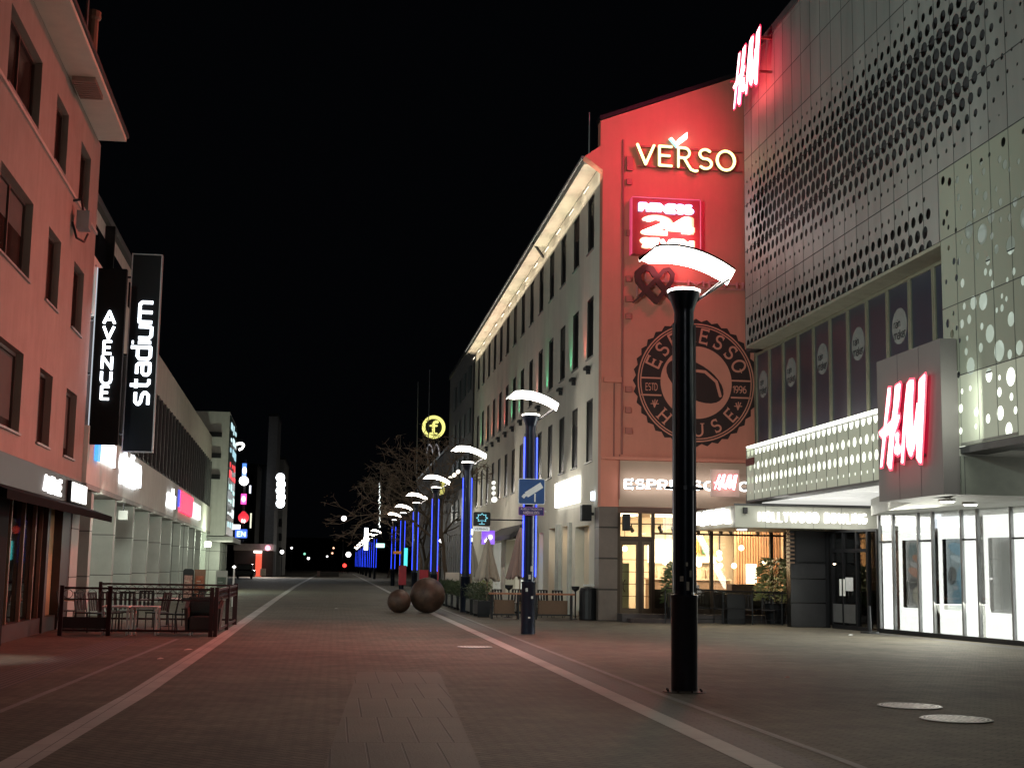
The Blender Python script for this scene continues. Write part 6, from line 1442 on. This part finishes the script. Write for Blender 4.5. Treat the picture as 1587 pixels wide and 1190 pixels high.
for k, (px, py, r_, Y, cn, lab) in enumerate(((683, 839, 5, 110, EWHITE, 'white globe street light at right behind the fourth lamp post'), (533, 803, 4, 300, EWHITE, 'white globe lamp floating high at the far street end'), (540, 859, 4, 300, EWHITE, 'white globe lamp low beside the far cluster of lamps'),
        (534, 876, 3, 400, E('far red', (1, .04, .03), 3), 'red traffic light at the far street end'), (478, 865, 2, 420, EWHITE, 'tiny white light at the far end, left one'), (472, 858, 1.8, 420, E('far green', (.3, .9, .6), 1), 'tiny greenish light at the far end'),
        (452, 849, 1.6, 330, EWHITE, 'tiny white light left of the far end'), (515, 857, 1.5, 410, E('far orange', (1, .5, .3), 2), 'tiny orange light at the far end'), (517, 849, 1.5, 410, MATS['light far orange'], 'higher tiny orange light at the far end'), (507, 862, 1.4, 410, EWHITE, 'tiny white light in the middle of the far end'),
        (437, 855, 3, 205, EWHITE, 'white round light at the foot of the slender tower'), (705, 846, 3, 108, E('far warm', (1, .85, .6), 2), 'small warm light behind the third lamp post'))):
    c_ = at(px, py, Y); k2_ = r_ * Y / FPX
    t = thing('distant_light', tuple(c_), lab, 'street light')
    MB().lathe([(k2_ * math.sin(PI * (i + .3) / 8.6), c_.z - k2_ * math.cos(PI * (i + .3) / 8.6)) for i in range(9)], 12, (c_.x, Y)).build('globe', cn, t)
    MB().tube((c_.x, Y + .02, 0), (c_.x, Y + .02, max(.1, c_.z - k2_)), .06).build('post', BLACK, t)
# vertical string of small letters, far
vt = MB(frontm(150)); rn = random.Random(4)
for k in range(17):
    c_ = at(588 + (k % 3 - 1) * .6, 750 + k * 4.1, 150)
    plate(vt, strokes([(c_.x - .1 + .1 * rn.random(), c_.z - .1), (c_.x + .05, c_.z + .12), (c_.x + .12 * rn.random(), c_.z - .08)], .05), 0, .05)
tag(vt.build('light_string', E('string lights', (.9, .95, .9), 2.5), loc=tuple(at(588, 815, 150))), 'vertical string of tiny white lights over the distant trees', 'light string')
pxthing('bright_vertical_sign', 564, 571, 818, 852, 190, E('blue white', (.8, .88, 1), 4), 'brilliant blue white vertical sign among the far lamps', 'sign')
pxthing('green_white_sign', 583, 596, 842, 848, 140, E('green white', (.5, .95, .85), 1.8), 'small greenish white sign with yellow arches above', 'sign')
pxthing('orange_plate', 609, 622, 854, 858, 90, M('orange plate', (.6, .22, .03), .6), 'small orange street plate on a distant post', 'sign', .05)
# end of street
eb = thing('street_end_block', (0, 620, 0), 'barely visible dark block closing the far end of the street', 'building')
MB().box(-60, 70, 620, 640, 0, 14).build('wall', M('end wall', (.03, .03, .03), .9), eb)
lp_ = thing('low_stone_planter', grd(508, 893) + (0,), 'long low dark planter in the middle of the street', 'planter')
x, y = lp_.location.x, lp_.location.y
MB().box(x - 1.2, x + 1.7, y, y + 1.4, 0, .75).build('box', M('planter stone', (.05, .045, .04), .8), lp_, bev=.03)
MB().box(x - 1.65, x - 1.21, y, y + 1.0, 0, .8).build('end_block', M('pinkish block', (.25, .16, .14), .8), lp_)
# ================================================================== trees
def tree(x, y, h, spread, seed, label, twig, lit=0):
    rn = random.Random(seed); t = thing('bare_tree', (x, y, 0), label, 'tree', 'bare street trees')
    tr = MB(); tw = MB(); lf = MB()
    def grow_(p, d, L, r_, dep):
        n = 2 if dep else 3; q = p
        for i in range(n):
            d = (d + Vector((rn.gauss(0, .16), rn.gauss(0, .16), rn.gauss(.02, .08)))).normalized(); e = q + d * (L / n)
            (tr if dep < 3 else tw).tube(tuple(q), tuple(e), r_ * (1 - .25 * i / n), r_ * (1 - .25 * (i + 1) / n), 5 if dep < 2 else 3, False); q = e
            if dep >= 2 and rn.random() < .6:
                w_ = Vector((rn.gauss(0, 1), rn.gauss(0, 1), rn.gauss(.1, .5))).normalized(); tw.tube(tuple(q), tuple(q + w_ * L * .5), .02, .009, 3, False)
        if dep >= 5: 
            for k in range(3):
                w_ = Vector((rn.gauss(0, 1), rn.gauss(0, 1), rn.gauss(0, .6))).normalized(); tw.tube(tuple(q), tuple(q + w_ * rn.uniform(.2, .5)), .018, .008, 3, False)
            for k in range(2):
                c = q + Vector((rn.gauss(0, .15), rn.gauss(0, .15), rn.gauss(0, .15))); s_ = .05; v_ = Vector((rn.gauss(0, 1), rn.gauss(0, 1), rn.gauss(0, 1))).normalized() * s_; o_ = v_.orthogonal().normalized() * s_ * .6
                lf.add([tuple(c - v_), tuple(c + o_), tuple(c + v_), tuple(c - o_)], [(0, 1, 2, 3)])
            return
        for k in range(3 if dep < 4 else 2):
            a = rn.random() * 6.28; sp_ = .45 + .35 * rn.random(); o1 = d.orthogonal().normalized(); o2 = d.cross(o1)
            nd = (d * math.cos(sp_) + (o1 * math.cos(a) + o2 * math.sin(a)) * math.sin(sp_) * spread).normalized(); grow_(q, nd, L * rn.uniform(.66, .82), r_ * .62, dep + 1)
    grow_(Vector((x, y, 0)), Vector((0, 0, 1)), h * .30, .14, 0)
    tr.build('trunk', M('bark', (.10, .07, .05), .9), t); tw.build('crown', twig, t); lf.build('leaves', M('sparse brown leaf', (.16, .09, .045), .8, 0, .5, 5), t)
TB = M('brown twigs', (.15, .11, .08), .9)
for k, (x, y, h, lab) in enumerate(((6.6, 80, 10, 'bare tree behind the fourth lamp post, nearest of the trees'), (6.3, 98, 11, 'tall bare tree below the yellow ring sign'), (6.8, 108, 7.5, 'brown twiggy tree lit by the sixth lamp'), (8.2, 118, 12, 'bare tree left of the yellow ring sign'),
                                    (8.0, 138, 12, 'bare tree right of the vertical light string'), (7.5, 160, 12, 'bare tree left of the vertical light string'), (7.6, 200, 11, 'farthest bare tree above the far lamp cluster'))):
    tree(x, y, h, .95, 50 + k, lab, TB)
